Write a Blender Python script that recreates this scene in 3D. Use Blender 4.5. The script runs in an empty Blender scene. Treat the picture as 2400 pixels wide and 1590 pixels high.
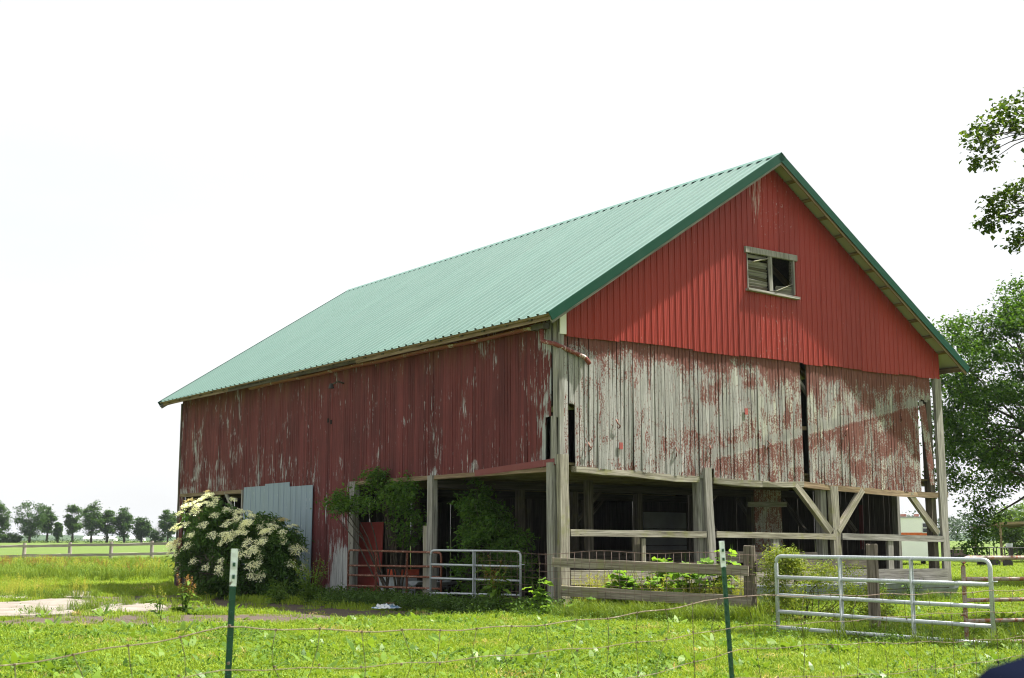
import bpy, math, random
import numpy as np
from mathutils import Vector, Matrix, Euler
R_ = random.Random(7)
RN = np.random.default_rng(11)
sc = bpy.context.scene
col = sc.collection
rad = math.radians

# ------------------------------------------------------------------ camera
cd = bpy.data.cameras.new('camera'); cam = bpy.data.objects.new('camera', cd); col.objects.link(cam)
cd.sensor_width = 36; cd.lens = 45.68; cd.clip_start = .05; cd.clip_end = 9000
cam.location = (0, 0, 1.8); cam.rotation_euler = (rad(90) + .1558, 0, 0)
cd.dof.use_dof = True; cd.dof.focus_distance = 36; cd.dof.aperture_fstop = 6.3
sc.camera = cam
# ------------------------------------------------------------------ light
SUN_EL, SUN_AZ = rad(59), math.atan2(.961, .280)      # azimuth measured from +Y towards +X
sun_dir = Vector((math.sin(SUN_AZ) * math.cos(SUN_EL), math.cos(SUN_AZ) * math.cos(SUN_EL), math.sin(SUN_EL)))
ld = bpy.data.lights.new('sun', 'SUN'); ld.energy = 5.0; ld.angle = rad(.55); ld.color = (1, .96, .88)
sun = bpy.data.objects.new('sun', ld); col.objects.link(sun)
sun.rotation_euler = sun_dir.to_track_quat('Z', 'Y').to_euler()
w = bpy.data.worlds.new('World'); sc.world = w; w.use_nodes = True
wt = w.node_tree; wt.nodes.clear()
sky = wt.nodes.new('ShaderNodeTexSky'); sky.sky_type = 'NISHITA'; sky.sun_disc = False
sky.sun_elevation = SUN_EL; sky.sun_rotation = SUN_AZ; sky.dust_density = 4; sky.air_density = 1; sky.ozone_density = 1
veil = wt.nodes.new('ShaderNodeMix'); veil.data_type = 'RGBA'      # thin bright cloud over the whole sky
veil.inputs[0].default_value = .86; veil.inputs[7].default_value = (3.95, 4.0, 4.05, 1)
wt.links.new(sky.outputs[0], veil.inputs[6])
wc = wt.nodes.new('ShaderNodeTexCoord'); wm_ = wt.nodes.new('ShaderNodeMapping'); wm_.inputs['Scale'].default_value = (1.6, 1.6, 6); wn = wt.nodes.new('ShaderNodeTexNoise'); wn.inputs['Scale'].default_value = 1.3; wn.inputs['Detail'].default_value = 5
wr = wt.nodes.new('ShaderNodeMapRange'); wr.inputs[1].default_value = .33; wr.inputs[2].default_value = .52; wr.inputs[3].default_value = .84; wr.inputs[4].default_value = .95
wt.links.new(wc.outputs['Generated'], wm_.inputs[0]); wt.links.new(wm_.outputs[0], wn.inputs[0]); wt.links.new(wn.outputs[0], wr.inputs[0]); wt.links.new(wr.outputs[0], veil.inputs[0])
bg = wt.nodes.new('ShaderNodeBackground'); bg.inputs[1].default_value = .1
wo = wt.nodes.new('ShaderNodeOutputWorld')
wt.links.new(veil.outputs[2], bg.inputs[0]); wt.links.new(bg.outputs[0], wo.inputs[0])
sc.view_settings.view_transform = 'Standard'; sc.view_settings.look = 'None'; sc.view_settings.gamma = 1
sc.view_settings.exposure = 1.4
try:
    sc.cycles.use_denoising = True; sc.cycles.filter_width = 1.1; sc.cycles.pixel_filter_type = 'BLACKMAN_HARRIS'; sc.cycles.max_bounces = 8; sc.cycles.transparent_max_bounces = 8
    sc.cycles.volume_bounces = 0; sc.cycles.volume_max_steps = 64
except Exception: pass

# ------------------------------------------------------------------ helpers
def tag(o, label=None, cat=None, group=None, kind=None):
    if label: o['label'] = label
    if cat: o['category'] = cat
    if group: o['group'] = group
    if kind: o['kind'] = kind
    return o
def empty(name, loc=(0, 0, 0), rz=0, parent=None):
    o = bpy.data.objects.new(name, None); col.objects.link(o); o.location = loc; o.rotation_euler = (0, 0, rz)
    o.empty_display_size = .1
    if parent: o.parent = parent
    return o
def addobj(name, me, parent=None, mtx=None):
    o = bpy.data.objects.new(name, me); col.objects.link(o)
    if parent: o.parent = parent
    if mtx is not None: o.matrix_local = mtx
    return o
def npmesh(name, v, f, mat=None, smooth=False):
    """v (n,3) array, f (m,k) array of equal-sized faces"""
    me = bpy.data.meshes.new(name); v = np.asarray(v, np.float32); f = np.asarray(f, np.int32)
    k = f.shape[1]
    me.vertices.add(len(v)); me.vertices.foreach_set('co', v.ravel())
    me.loops.add(f.size); me.loops.foreach_set('vertex_index', f.ravel())
    me.polygons.add(len(f)); me.polygons.foreach_set('loop_start', np.arange(0, f.size, k, dtype=np.int32))
    try: me.polygons.foreach_set('loop_total', np.full(len(f), k, np.int32))
    except Exception: pass
    if smooth: me.polygons.foreach_set('use_smooth', np.ones(len(f), bool))
    if mat: me.materials.append(mat)
    me.update(calc_edges=True); me.validate()
    return me
class MB:
    """collects geometry for one mesh"""
    def __init__(s): s.v = []; s.f = []; s.m = []
    def add(s, vs, fs, mi=0):
        n = len(s.v); s.v += [tuple(p) for p in vs]; s.f += [tuple(i + n for i in f) for f in fs]; s.m += [mi] * len(fs); return s
    def box(s, lo, hi, M=None, mi=0, j=0):
        x0, y0, z0 = lo; x1, y1, z1 = hi
        vs = [Vector(p) for p in ((x0,y0,z0),(x1,y0,z0),(x1,y1,z0),(x0,y1,z0),(x0,y0,z1),(x1,y0,z1),(x1,y1,z1),(x0,y1,z1))]
        if j: vs = [p + Vector((R_.uniform(-j, j), R_.uniform(-j, j), R_.uniform(-j, j))) for p in vs]
        if M is not None: vs = [M @ p for p in vs]
        return s.add(vs, [(0,3,2,1),(4,5,6,7),(0,1,5,4),(1,2,6,5),(2,3,7,6),(3,0,4,7)], mi)
    def tube(s, pts, r, n=8, mi=0, cap=True):
        pts = [Vector(p) for p in pts]; rs = r if isinstance(r, (list, tuple)) else [r] * len(pts)
        rings = []; up = Vector((0, 0, 1))
        for i, p in enumerate(pts):
            d = (pts[min(i + 1, len(pts) - 1)] - pts[max(i - 1, 0)]).normalized()
            a = d.cross(up)
            if a.length < .05: a = d.cross(Vector((1, 0, 0)))
            a.normalize(); b = d.cross(a)
            rings.append([p + (a * math.cos(t) + b * math.sin(t)) * rs[i] for t in [2 * math.pi * k / n for k in range(n)]])
        vs = [q for g in rings for q in g]; fs = []
        for i in range(len(pts) - 1):
            for k in range(n): fs.append((i*n+k, i*n+(k+1)%n, (i+1)*n+(k+1)%n, (i+1)*n+k))
        if cap: fs.append(tuple(range(n))[::-1]); fs.append(tuple((len(pts)-1)*n + k for k in range(n)))
        return s.add(vs, fs, mi)
    def disc(s, c, r, h, n=16, mi=0, r2=None):
        r2 = r if r2 is None else r2
        return s.tube([(c[0], c[1], c[2]), (c[0], c[1], c[2] + h)], [r, r2], n, mi)
    def mesh(s, name, *mats, smooth=False):
        me = bpy.data.meshes.new(name); me.from_pydata(s.v, [], s.f)
        for m in mats: me.materials.append(m)
        if len(mats) > 1: me.polygons.foreach_set('material_index', s.m)
        if smooth: me.polygons.foreach_set('use_smooth', [True] * len(s.f))
        me.update(); return me
    def obj(s, name, mat, parent=None, mtx=None, smooth=False):
        mats = mat if isinstance(mat, (list, tuple)) else [mat]
        return addobj(name, s.mesh(name, *mats, smooth=smooth), parent, mtx)
def frame_to(p0, p1, up=(0, 0, 1)):
    p0 = Vector(p0); p1 = Vector(p1); z = (p1 - p0).normalized(); u = Vector(up)
    if abs(z.dot(u)) > .98: u = Vector((0, 1, 0))
    x = u.cross(z).normalized(); y = z.cross(x)
    return Matrix(((x.x, y.x, z.x, p0.x), (x.y, y.y, z.y, p0.y), (x.z, y.z, z.z, p0.z), (0, 0, 0, 1))), (p1 - p0).length
def beam(name, p0, p1, wx, wy, mat, parent=None, up=(0, 0, 1), j=.006, seg=None, bend=0):
    """timber with its own frame: local Z runs along it, so the grain follows its length"""
    M, L = frame_to(p0, p1, up); seg = seg or max(1, min(8, int(L / .8)))
    mb = MB(); vs = []; fs = []
    for i in range(seg + 1):
        t = i / seg; bx = bend * math.sin(t * math.pi)
        for sx, sy in ((-1,-1),(1,-1),(1,1),(-1,1)):
            vs.append((sx*wx/2 + R_.uniform(-j, j), sy*wy/2 + R_.uniform(-j, j) + bx, t*L))
    for i in range(seg):
        for k in range(4): fs.append((i*4+k, i*4+(k+1)%4, (i+1)*4+(k+1)%4, (i+1)*4+k))
    fs += [(3,2,1,0), tuple(seg*4 + k for k in range(4))]
    mb.add(vs, fs); return mb.obj(name, mat, parent, M)
def pipe(name, pts, r, mat, parent=None, n=8):
    return MB().tube(pts, r, n).obj(name, mat, parent, smooth=True)
def rounded(pts, rr=.12, n=4):
    """polyline with rounded corners"""
    pts = [Vector(p) for p in pts]; out = [pts[0]]
    for i in range(1, len(pts) - 1):
        a = (pts[i-1] - pts[i]).normalized() * rr; b = (pts[i+1] - pts[i]).normalized() * rr
        for k in range(n + 1):
            t = k / n; out.append(pts[i] + a * (1-t)**2 + b * t*t)
    return out + [pts[-1]]

# ------------------------------------------------------------------ materials
class NT:
    def __init__(s, name):
        s.mat = bpy.data.materials.new(name); s.mat.use_nodes = True; s.t = s.mat.node_tree; s.t.nodes.clear()
        s.out = s.t.nodes.new('ShaderNodeOutputMaterial')
    def n(s, typ, inp=None, **attr):
        q = s.t.nodes.new('ShaderNode' + typ)
        for k, v in attr.items(): setattr(q, k, v)
        for k, v in (inp or {}).items():
            i = q.inputs[k]
            if hasattr(v, 'is_linked') or isinstance(v, bpy.types.NodeSocket): s.t.links.new(v, i)
            else: i.default_value = v
        return q
    def coord(s, target=None, kind='Object'):
        q = s.n('TexCoord'); q.object = target; return q.outputs[kind]
    def pos(s): return s.n('NewGeometry').outputs['Position']
    def island(s): return s.n('NewGeometry').outputs['Random Per Island']
    def rnd(s): return s.n('ObjectInfo').outputs['Random']
    def map(s, v, scale=(1, 1, 1), loc=(0, 0, 0)): return s.n('Mapping', {'Vector': v, 'Scale': scale, 'Location': loc}).outputs[0]
    def offs(s, v, k=37.0):
        r = s.math('MULTIPLY', s.rnd(), k); c = s.n('CombineXYZ', {0: r, 1: r, 2: r}).outputs[0]
        return s.n('VectorMath', {0: v, 1: c}, operation='ADD').outputs[0]
    def noise(s, v, sc=5, det=4, ro=.6, di=0): return s.n('TexNoise', {'Vector': v, 'Scale': sc, 'Detail': det, 'Roughness': ro, 'Distortion': di}).outputs[0]
    def math(s, op, a, b=0, c=0, clamp=False): return s.n('Math', {0: a, 1: b, 2: c}, operation=op, use_clamp=clamp).outputs[0]
    def step(s, v, lo, hi, a=0, b=1): return s.n('MapRange', {0: v, 1: lo, 2: hi, 3: a, 4: b}, interpolation_type='SMOOTHSTEP').outputs[0]
    def mix(s, f, a, b, mode='MIX'):
        q = s.n('Mix', data_type='RGBA', blend_type=mode)
        for i, v in ((0, f), (6, a), (7, b)):
            if isinstance(v, bpy.types.NodeSocket): s.t.links.new(v, q.inputs[i])
            else: q.inputs[i].default_value = v if i == 0 else (*v, 1)[:4]
        return q.outputs[2]
    def ramp(s, f, *stops):
        q = s.n('ValToRGB', {0: f}); e = q.color_ramp.elements
        while len(e) < len(stops): e.new(1)
        for x, (p, c) in zip(e, stops): x.position = p; x.color = (*c, 1)
        return q.outputs[0]
    def bump(s, h, st=.3, d=.02): return s.n('Bump', {'Height': h, 'Strength': st, 'Distance': d}).outputs[0]
    def fin(s, colr, rough=.8, metal=0, spec=.3, normal=None, trans=0, tcol=None, coat=0):
        b = s.n('BsdfPrincipled')
        for k, v in (('Base Color', colr), ('Roughness', rough), ('Metallic', metal), ('Specular IOR Level', spec), ('Coat Weight', coat)):
            if isinstance(v, bpy.types.NodeSocket): s.t.links.new(v, b.inputs[k])
            else: b.inputs[k].default_value = (*v, 1) if isinstance(v, tuple) else v
        if normal: s.t.links.new(normal, b.inputs['Normal'])
        o = b.outputs[0]
        if trans:
            tr = s.n('BsdfTranslucent'); c = tcol if tcol is not None else colr
            if isinstance(c, bpy.types.NodeSocket): s.t.links.new(c, tr.inputs[0])
            else: tr.inputs[0].default_value = (*c, 1)
            o = s.n('MixShader', {0: trans, 1: o, 2: tr.outputs[0]}).outputs[0]
        s.t.links.new(o, s.out.inputs[0]); return s.mat

BW, BL, OG, OE = 16.0, 25.1, .66, .8
C0 = Vector((1.21, 33.35, 0)); TH = .632
ZE, ZR = 7.55, 13.29
SL = (ZR - ZE) / (BW / 2 + OE)
barn = empty('barn', C0, TH)
tag(barn, 'weathered red timber barn with green metal roof and open lower storey', 'barn')
BM = Matrix.Translation(C0) @ Matrix.Rotation(TH, 4, 'Z')
BI = BM.inverted()
def bw(a, b, z=0): return BM @ Vector((a, b, z))

def m_wood(name, c0, c1, moss=0, dark=.35, off=37):
    k = NT(name); v = k.offs(k.coord(), off)
    g = k.noise(k.map(v, (26, 26, 1.1)), 1, 5, .65, .3); g2 = k.noise(k.map(v, (2.5, 2.5, .7)), 1, 3)
    c = k.ramp(g, (.25, tuple(x * dark for x in c0)), (.45, c0), (.75, c1))
    c = k.mix(k.step(g2, .35, .75), c, k.mix(.5, c, (.9, .88, .82), 'MULTIPLY'))
    kn = k.noise(k.map(v, (9, 9, 3)), 1, 2); c = k.mix(k.step(kn, .72, .8), c, (.03, .025, .02))
    if moss: c = k.mix(k.math('MULTIPLY', k.step(k.noise(v, 2.2, 4), .5, .68), moss), c, (.19, .20, .05))
    r = k.rnd(); c = k.mix(.5, c, k.ramp(r, (0, (.72, .72, .72)), (1, (1.15, 1.12, 1.08))), 'MULTIPLY')
    return k.fin(c, .9, spec=.15, normal=k.bump(g, .5, .012))
wood = m_wood('weathered_timber', (.20, .195, .18), (.42, .415, .39), .12, .18)
wood_moss = m_wood('mossy_timber', (.22, .205, .165), (.46, .445, .38), .5, .18)
wood_dark = m_wood('dark_timber', (.075, .066, .055), (.17, .155, .13), .15)
wood_brown = m_wood('brown_timber', (.17, .125, .08), (.33, .26, .17), .1)
wood_fence = m_wood('fence_timber', (.20, .18, .14), (.36, .33, .28), .35)
wood_far = m_wood('far_fence_timber', (.30, .27, .24), (.46, .43, .39))
wood_black = m_wood('shade_black_timber', (.045, .04, .035), (.10, .088, .075))  # near-black colour standing in for the shade inside the barn
wood_plank = m_wood('loft_plank', (.12, .098, .055), (.22, .185, .105), .2)

def m_redboard():
    k = NT('old_red_paint_boards'); p = k.coord(barn); v = k.map(p, (1, 1, 1))
    fine = k.noise(k.map(v, (34, 34, 1.6)), 1, 4, .7); st = k.noise(k.map(k.offs(v, 2.3), (12, 12, 1.25)), 1, 6, .75, .5)
    red = k.ramp(fine, (.2, (.062, .018, .018)), (.5, (.122, .030, .030)), (.8, (.165, .046, .044)))
    red = k.mix(.55, red, k.ramp(k.rnd(), (0, (.55, .55, .55)), (.5, (.92, .92, .92)), (1, (1.3, 1.22, 1.2))), 'MULTIPLY')
    grime = k.noise(k.map(v, (.7, .7, .5)), 1, 4); red = k.mix(k.step(grime, .4, .75), red, k.mix(.6, red, (.55, .52, .5), 'MULTIPLY'))
    gr = k.ramp(k.noise(k.map(v, (40, 40, 1.3)), 1, 5, .7), (.3, (.10, .105, .105)), (.5, (.33, .34, .345)), (.75, (.52, .53, .54)))
    sx = k.n('SeparateXYZ', {0: p}); b = sx.outputs[1]; z = sx.outputs[2]
    big = k.noise(k.map(v, (1, .55, .33)), 1, 3, .55)
    # bare wood: more towards the far end, by the corner and along the lower edges
    far = k.step(b, 12, 25, 0, .035); near = k.step(b, 1.4, 0, 0, .16); low = k.step(z, 5.6, 3.7, 0, .03)
    low2 = k.math('MULTIPLY', k.step(z, 2.4, .6, 0, .22), k.step(b, 13, 11.2))
    thr = k.math('ADD', k.math('ADD', far, near), k.math('ADD', low, low2))
    big2 = k.noise(k.map(v, (1, 1.1, .8)), 1, 4, .6, .5); s = k.math('ADD', k.math('MULTIPLY', st, .58), k.math('MULTIPLY', big2, .42)); s = k.math('ADD', s, thr)
    s = k.math('ADD', s, k.math('MULTIPLY', k.math('SUBTRACT', fine, .5), .22))
    m = k.step(s, .590, .618)
    fl = k.noise(k.map(v, (60, 60, 22)), 1, 2, .5); m2 = k.math('MULTIPLY', k.step(fl, .735, .77), k.step(big, .42, .6))
    m = k.math('MAXIMUM', m, m2)
    c = k.mix(m, red, gr); tan = k.math('MULTIPLY', k.step(z, 6.3, 7.5), k.step(k.noise(k.map(v, (3, 3, .5)), 1, 3), .45, .7, 0, .45)); c = k.mix(tan, c, (.17, .09, .05))
    return k.fin(c, .8, spec=.2, normal=k.bump(k.math('ADD', fine, k.math('MULTIPLY', m, -.6)), .35, .01))
red_board = m_redboard()
def m_gable():
    k = NT('peeling_gable_boards'); p = k.coord(barn); v = k.offs(p, 3.7)
    sx = k.n('SeparateXYZ', {0: p}); a = sx.outputs[0]; z = sx.outputs[2]
    grain = k.noise(k.map(v, (38, 38, 1.2)), 1, 5, .7); spk = k.noise(k.map(v, (34, 34, 20)), 1, 3, .6)
    wh = k.ramp(grain, (.28, (.10, .10, .095)), (.48, (.27, .27, .255)), (.72, (.47, .47, .445)))
    wh = k.mix(k.step(k.noise(k.map(v, (2.2, 2.2, .5)), 1, 4), .45, .75, 0, .75), wh, (.27, .26, .24))
    wh = k.mix(k.math('MULTIPLY', k.step(k.noise(k.map(v, (.9, .9, .7)), 1, 3), .45, .7), k.step(a, 5, 8)), wh, (.40, .41, .34))
    wh = k.mix(k.step(spk, .60, .66, 0, .8), wh, (.12, .10, .085))
    wh = k.mix(.5, wh, k.ramp(k.rnd(), (0, (.7, .7, .7)), (1, (1.15, 1.15, 1.15))), 'MULTIPLY')
    st = k.noise(k.map(v, (11, 11, 1.5)), 1, 6, .78, .6); bl = k.noise(k.map(p, (1.0, 1.0, .8)), 1, 4, .6, .8)
    top = k.step(z, 6.5, 7.15, 0, .16); right = k.step(a, 2, 14, -.022, .045)
    band = k.math('SUBTRACT', z, k.math('ADD', k.math('MULTIPLY', a, .222), 2.92))      # old lean-to line across the wall
    band = k.math('ADD', band, k.math('MULTIPLY', k.math('SUBTRACT', st, .5), .1))
    inb = k.math('MULTIPLY', k.step(band, -.02, .05), k.step(band, .34, .2)); inb = k.math('MULTIPLY', inb, k.step(a, 5.2, 5.6))
    und = k.math('MULTIPLY', k.step(band, -.02, -.06), k.step(band, -1.1, -.3)); und = k.math('MULTIPLY', und, k.step(a, 5.2, 6))
    s = k.math('ADD', k.math('MULTIPLY', st, .45), k.math('MULTIPLY', bl, .55)); s = k.math('ADD', s, k.math('ADD', top, right))
    s = k.math('ADD', s, k.math('MULTIPLY', und, .055)); s = k.math('ADD', s, k.math('MULTIPLY', k.math('SUBTRACT', spk, .5), .5)); s = k.math('SUBTRACT', s, k.math('MULTIPLY', inb, .06))
    m = k.step(s, .515, .55)
    rd = k.ramp(grain, (.2, (.065, .026, .02)), (.55, (.15, .046, .035)), (.85, (.24, .10, .07)))
    wh = k.mix(k.math('MULTIPLY', inb, .5), wh, (.20, .195, .18)); c = k.mix(k.math('MULTIPLY', m, .92), wh, rd)
    return k.fin(c, .88, spec=.15, normal=k.bump(k.math('ADD', grain, k.math('MULTIPLY', m, .4)), .5, .012))
gable_board = m_gable()
def m_paint(name, c, rough=.45, streak=.15, dirt=(.2, .18, .15), dm=.25, spec=.4, metal=0, wsc=(3, 3, .35)):
    k = NT(name); v = k.coord(barn)
    n = k.noise(k.map(v, wsc), 1, 5, .65); n2 = k.noise(k.map(v, (18, 18, 1.6)), 1, 3)
    cc = k.mix(k.step(n, .3, .8, 0, streak), c, tuple(min(1, x * 1.25 + .03) for x in c))
    cc = k.mix(k.step(k.math('MULTIPLY', n, n2), .34, .5, 0, dm), cc, dirt)
    cc = k.mix(.35, cc, k.ramp(k.rnd(), (0, (.82, .82, .82)), (1, (1.12, 1.12, 1.12))), 'MULTIPLY')
    return k.fin(cc, k.step(n, .3, .7, rough - .08, rough + .12), metal, spec)
def m_redmetal():
    k = NT('red_metal_siding'); p = k.coord(barn); n = k.noise(k.map(p, (3, 3, .35)), 1, 5, .65)
    c = k.mix(k.step(n, .3, .8, 0, .35), (.268, .031, .021), (.31, .046, .032))
    c = k.mix(.6, c, k.ramp(k.rnd(), (0, (.82, .82, .84)), (1, (1.15, 1.13, 1.13))), 'MULTIPLY'); c = k.mix(k.step(k.noise(k.map(p, (14, 14, .5)), 1, 4, .7), .5, .8, 0, .5), c, k.mix(.6, c, (.5, .45, .42), 'MULTIPLY'))
    sx = k.n('SeparateXYZ', {0: p}); a = sx.outputs[0]; z = sx.outputs[2]
    # droppings streaked under the peak and below the window
    sp = k.noise(k.map(p, (30, 30, 7)), 1, 3, .6); st = k.noise(k.map(p, (28, 28, 1.2)), 1, 4, .7)
    reg = k.math('MULTIPLY', k.step(k.math('ABSOLUTE', k.math('SUBTRACT', a, 8.3)), 1.7, .3), k.math('ADD', k.step(z, 9.2, 8.6), k.step(z, 10.4, 11.4)))
    m = k.step(k.math('ADD', sp, k.math('MULTIPLY', reg, .09)), .75, .775)
    r2 = k.math('MULTIPLY', k.step(k.math('ABSOLUTE', k.math('SUBTRACT', a, 7.45)), .5, .1), k.step(z, 10.5, 12))
    m = k.math('MAXIMUM', m, k.step(k.math('ADD', st, k.math('MULTIPLY', r2, .25)), .72, .82, 0, .9))
    c = k.mix(k.math('MULTIPLY', m, .8), c, (.55, .50, .46)); return k.fin(c, .5, spec=.25)
red_metal = m_redmetal()
def m_roof():
    k = NT('green_roof_metal'); p = k.coord(barn); n = k.noise(k.map(p, (.5, 2.2, .5)), 1, 4); n2 = k.noise(k.map(p, (1.2, 14, 1.2)), 1, 4)
    c = k.mix(k.step(n, .3, .75, 0, .6), (.118, .205, .178), (.145, .240, .210)); c = k.mix(k.step(n2, .4, .8, 0, .35), c, (.12, .20, .17))
    c = k.mix(.4, c, k.ramp(k.rnd(), (0, (.85, .85, .85)), (1, (1.1, 1.1, 1.1))), 'MULTIPLY')
    bb = k.n('SeparateXYZ', {0: p}).outputs[1]; fr = k.math('FRACT', k.math('DIVIDE', k.math('ADD', bb, OG), (BL + 2 * OG) / 66)); ln = k.math('MULTIPLY', k.step(fr, .28, .34), k.step(fr, .52, .44)); lt = k.math('MULTIPLY', k.step(fr, .06, .12), k.step(fr, .30, .24)); c = k.mix(k.math('MULTIPLY', lt, .6), c, (.16, .28, .24))  # painted rib shading: dark line for the shaded side, pale line as highlight
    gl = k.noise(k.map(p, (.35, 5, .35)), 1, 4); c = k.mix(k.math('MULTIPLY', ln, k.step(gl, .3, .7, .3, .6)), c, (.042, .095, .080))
    return k.fin(c, k.step(n2, .2, .8, .36, .5), 0, .5)
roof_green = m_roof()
trim_green = m_paint('green_trim', (.004, .048, .027), .55, .1, dm=.1, spec=.12)
cream = m_paint('roof_underside_metal', (.30, .30, .25), .6, .1)
white_trim = m_paint('white_trim_paint', (.78, .78, .74), .5, .05, dm=.1)
def m_sheet():
    k = NT('galvanised_sheet'); p = k.coord(barn); n = k.noise(k.map(p, (2, 5, .5)), 1, 5, .65); n2 = k.noise(k.map(p, (9, 9, 3)), 1, 3)
    c = k.ramp(n, (.25, (.15, .20, .25)), (.5, (.205, .27, .335)), (.8, (.29, .36, .43))); c = k.mix(k.step(n2, .66, .74, 0, .7), c, (.42, .46, .50))
    return k.fin(c, k.step(n, .3, .7, .42, .62), .45, .5)
sheet = m_sheet()
def m_flake(name, c, under, amt=.55, sc=1, metal=0, rough=.5, loc=None):
    k = NT(name); v = k.coord(loc); n = k.noise(k.map(v, (7 * sc, 7 * sc, 7 * sc)), 1, 5, .7); n2 = k.noise(k.map(v, (40, 40, 40)), 1, 3)
    s = k.math('ADD', k.math('MULTIPLY', n, .7), k.math('MULTIPLY', n2, .3)); m = k.step(s, amt, amt + .06)
    cc = k.mix(m, k.mix(k.step(n2, .3, .7), tuple(x * .75 for x in c), c), under)
    return k.fin(cc, rough, metal, .4, k.bump(s, .2, .005))
gutter_m = m_flake('rusty_red_gutter', (.22, .055, .042), (.40, .385, .36), .55, .35)
spout_m = m_flake('flaking_downspout', (.20, .045, .035), (.50, .45, .40), .53, 1.2)
galv = m_flake('galvanised_pipe', (.50, .54, .57), (.24, .25, .26), .66, 1, .35, .48)
galv_shade = galv
rust = m_flake('rusty_pipe', (.17, .058, .032), (.40, .25, .19), .53, 1.3, 0, .75)
rust_grey = m_flake('rust_worn_pipe', (.34, .28, .25), (.22, .075, .035), .50, 1.2, .2, .6)
wire_m = m_flake('rusty_wire', (.17, .12, .09), (.33, .28, .22), .55, 1, .2, .6)
mesh_m = m_flake('mesh_wire', (.15, .10, .08), (.26, .18, .13), .6, 1, .2, .6)
def m_plain(name, c, rough=.6, metal=0, spec=.4, var=.2, sc=6):
    k = NT(name); n = k.noise(k.coord(), sc, 4); cc = k.mix(k.step(n, .3, .75), tuple(x * (1 - var) for x in c), tuple(min(1, x * (1 + var)) for x in c))
    return k.fin(cc, rough, metal, spec)
def m_leaf(name, c0, c1, trans=.35, rough=.6, tint=1.3, obj=0):
    k = NT(name); i = k.island(); c = k.mix(i, c0, c1)
    if obj: c = k.mix(.6, c, k.ramp(k.rnd(), (0, (.65, .7, .6)), (1, (1.35, 1.25, 1.1))), 'MULTIPLY')
    t = k.mix(1, c, (tint * 1.25, tint * 1.15, tint * .6), 'MULTIPLY')
    return k.fin(c, rough, 0, .18, trans=trans, tcol=t)
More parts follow.
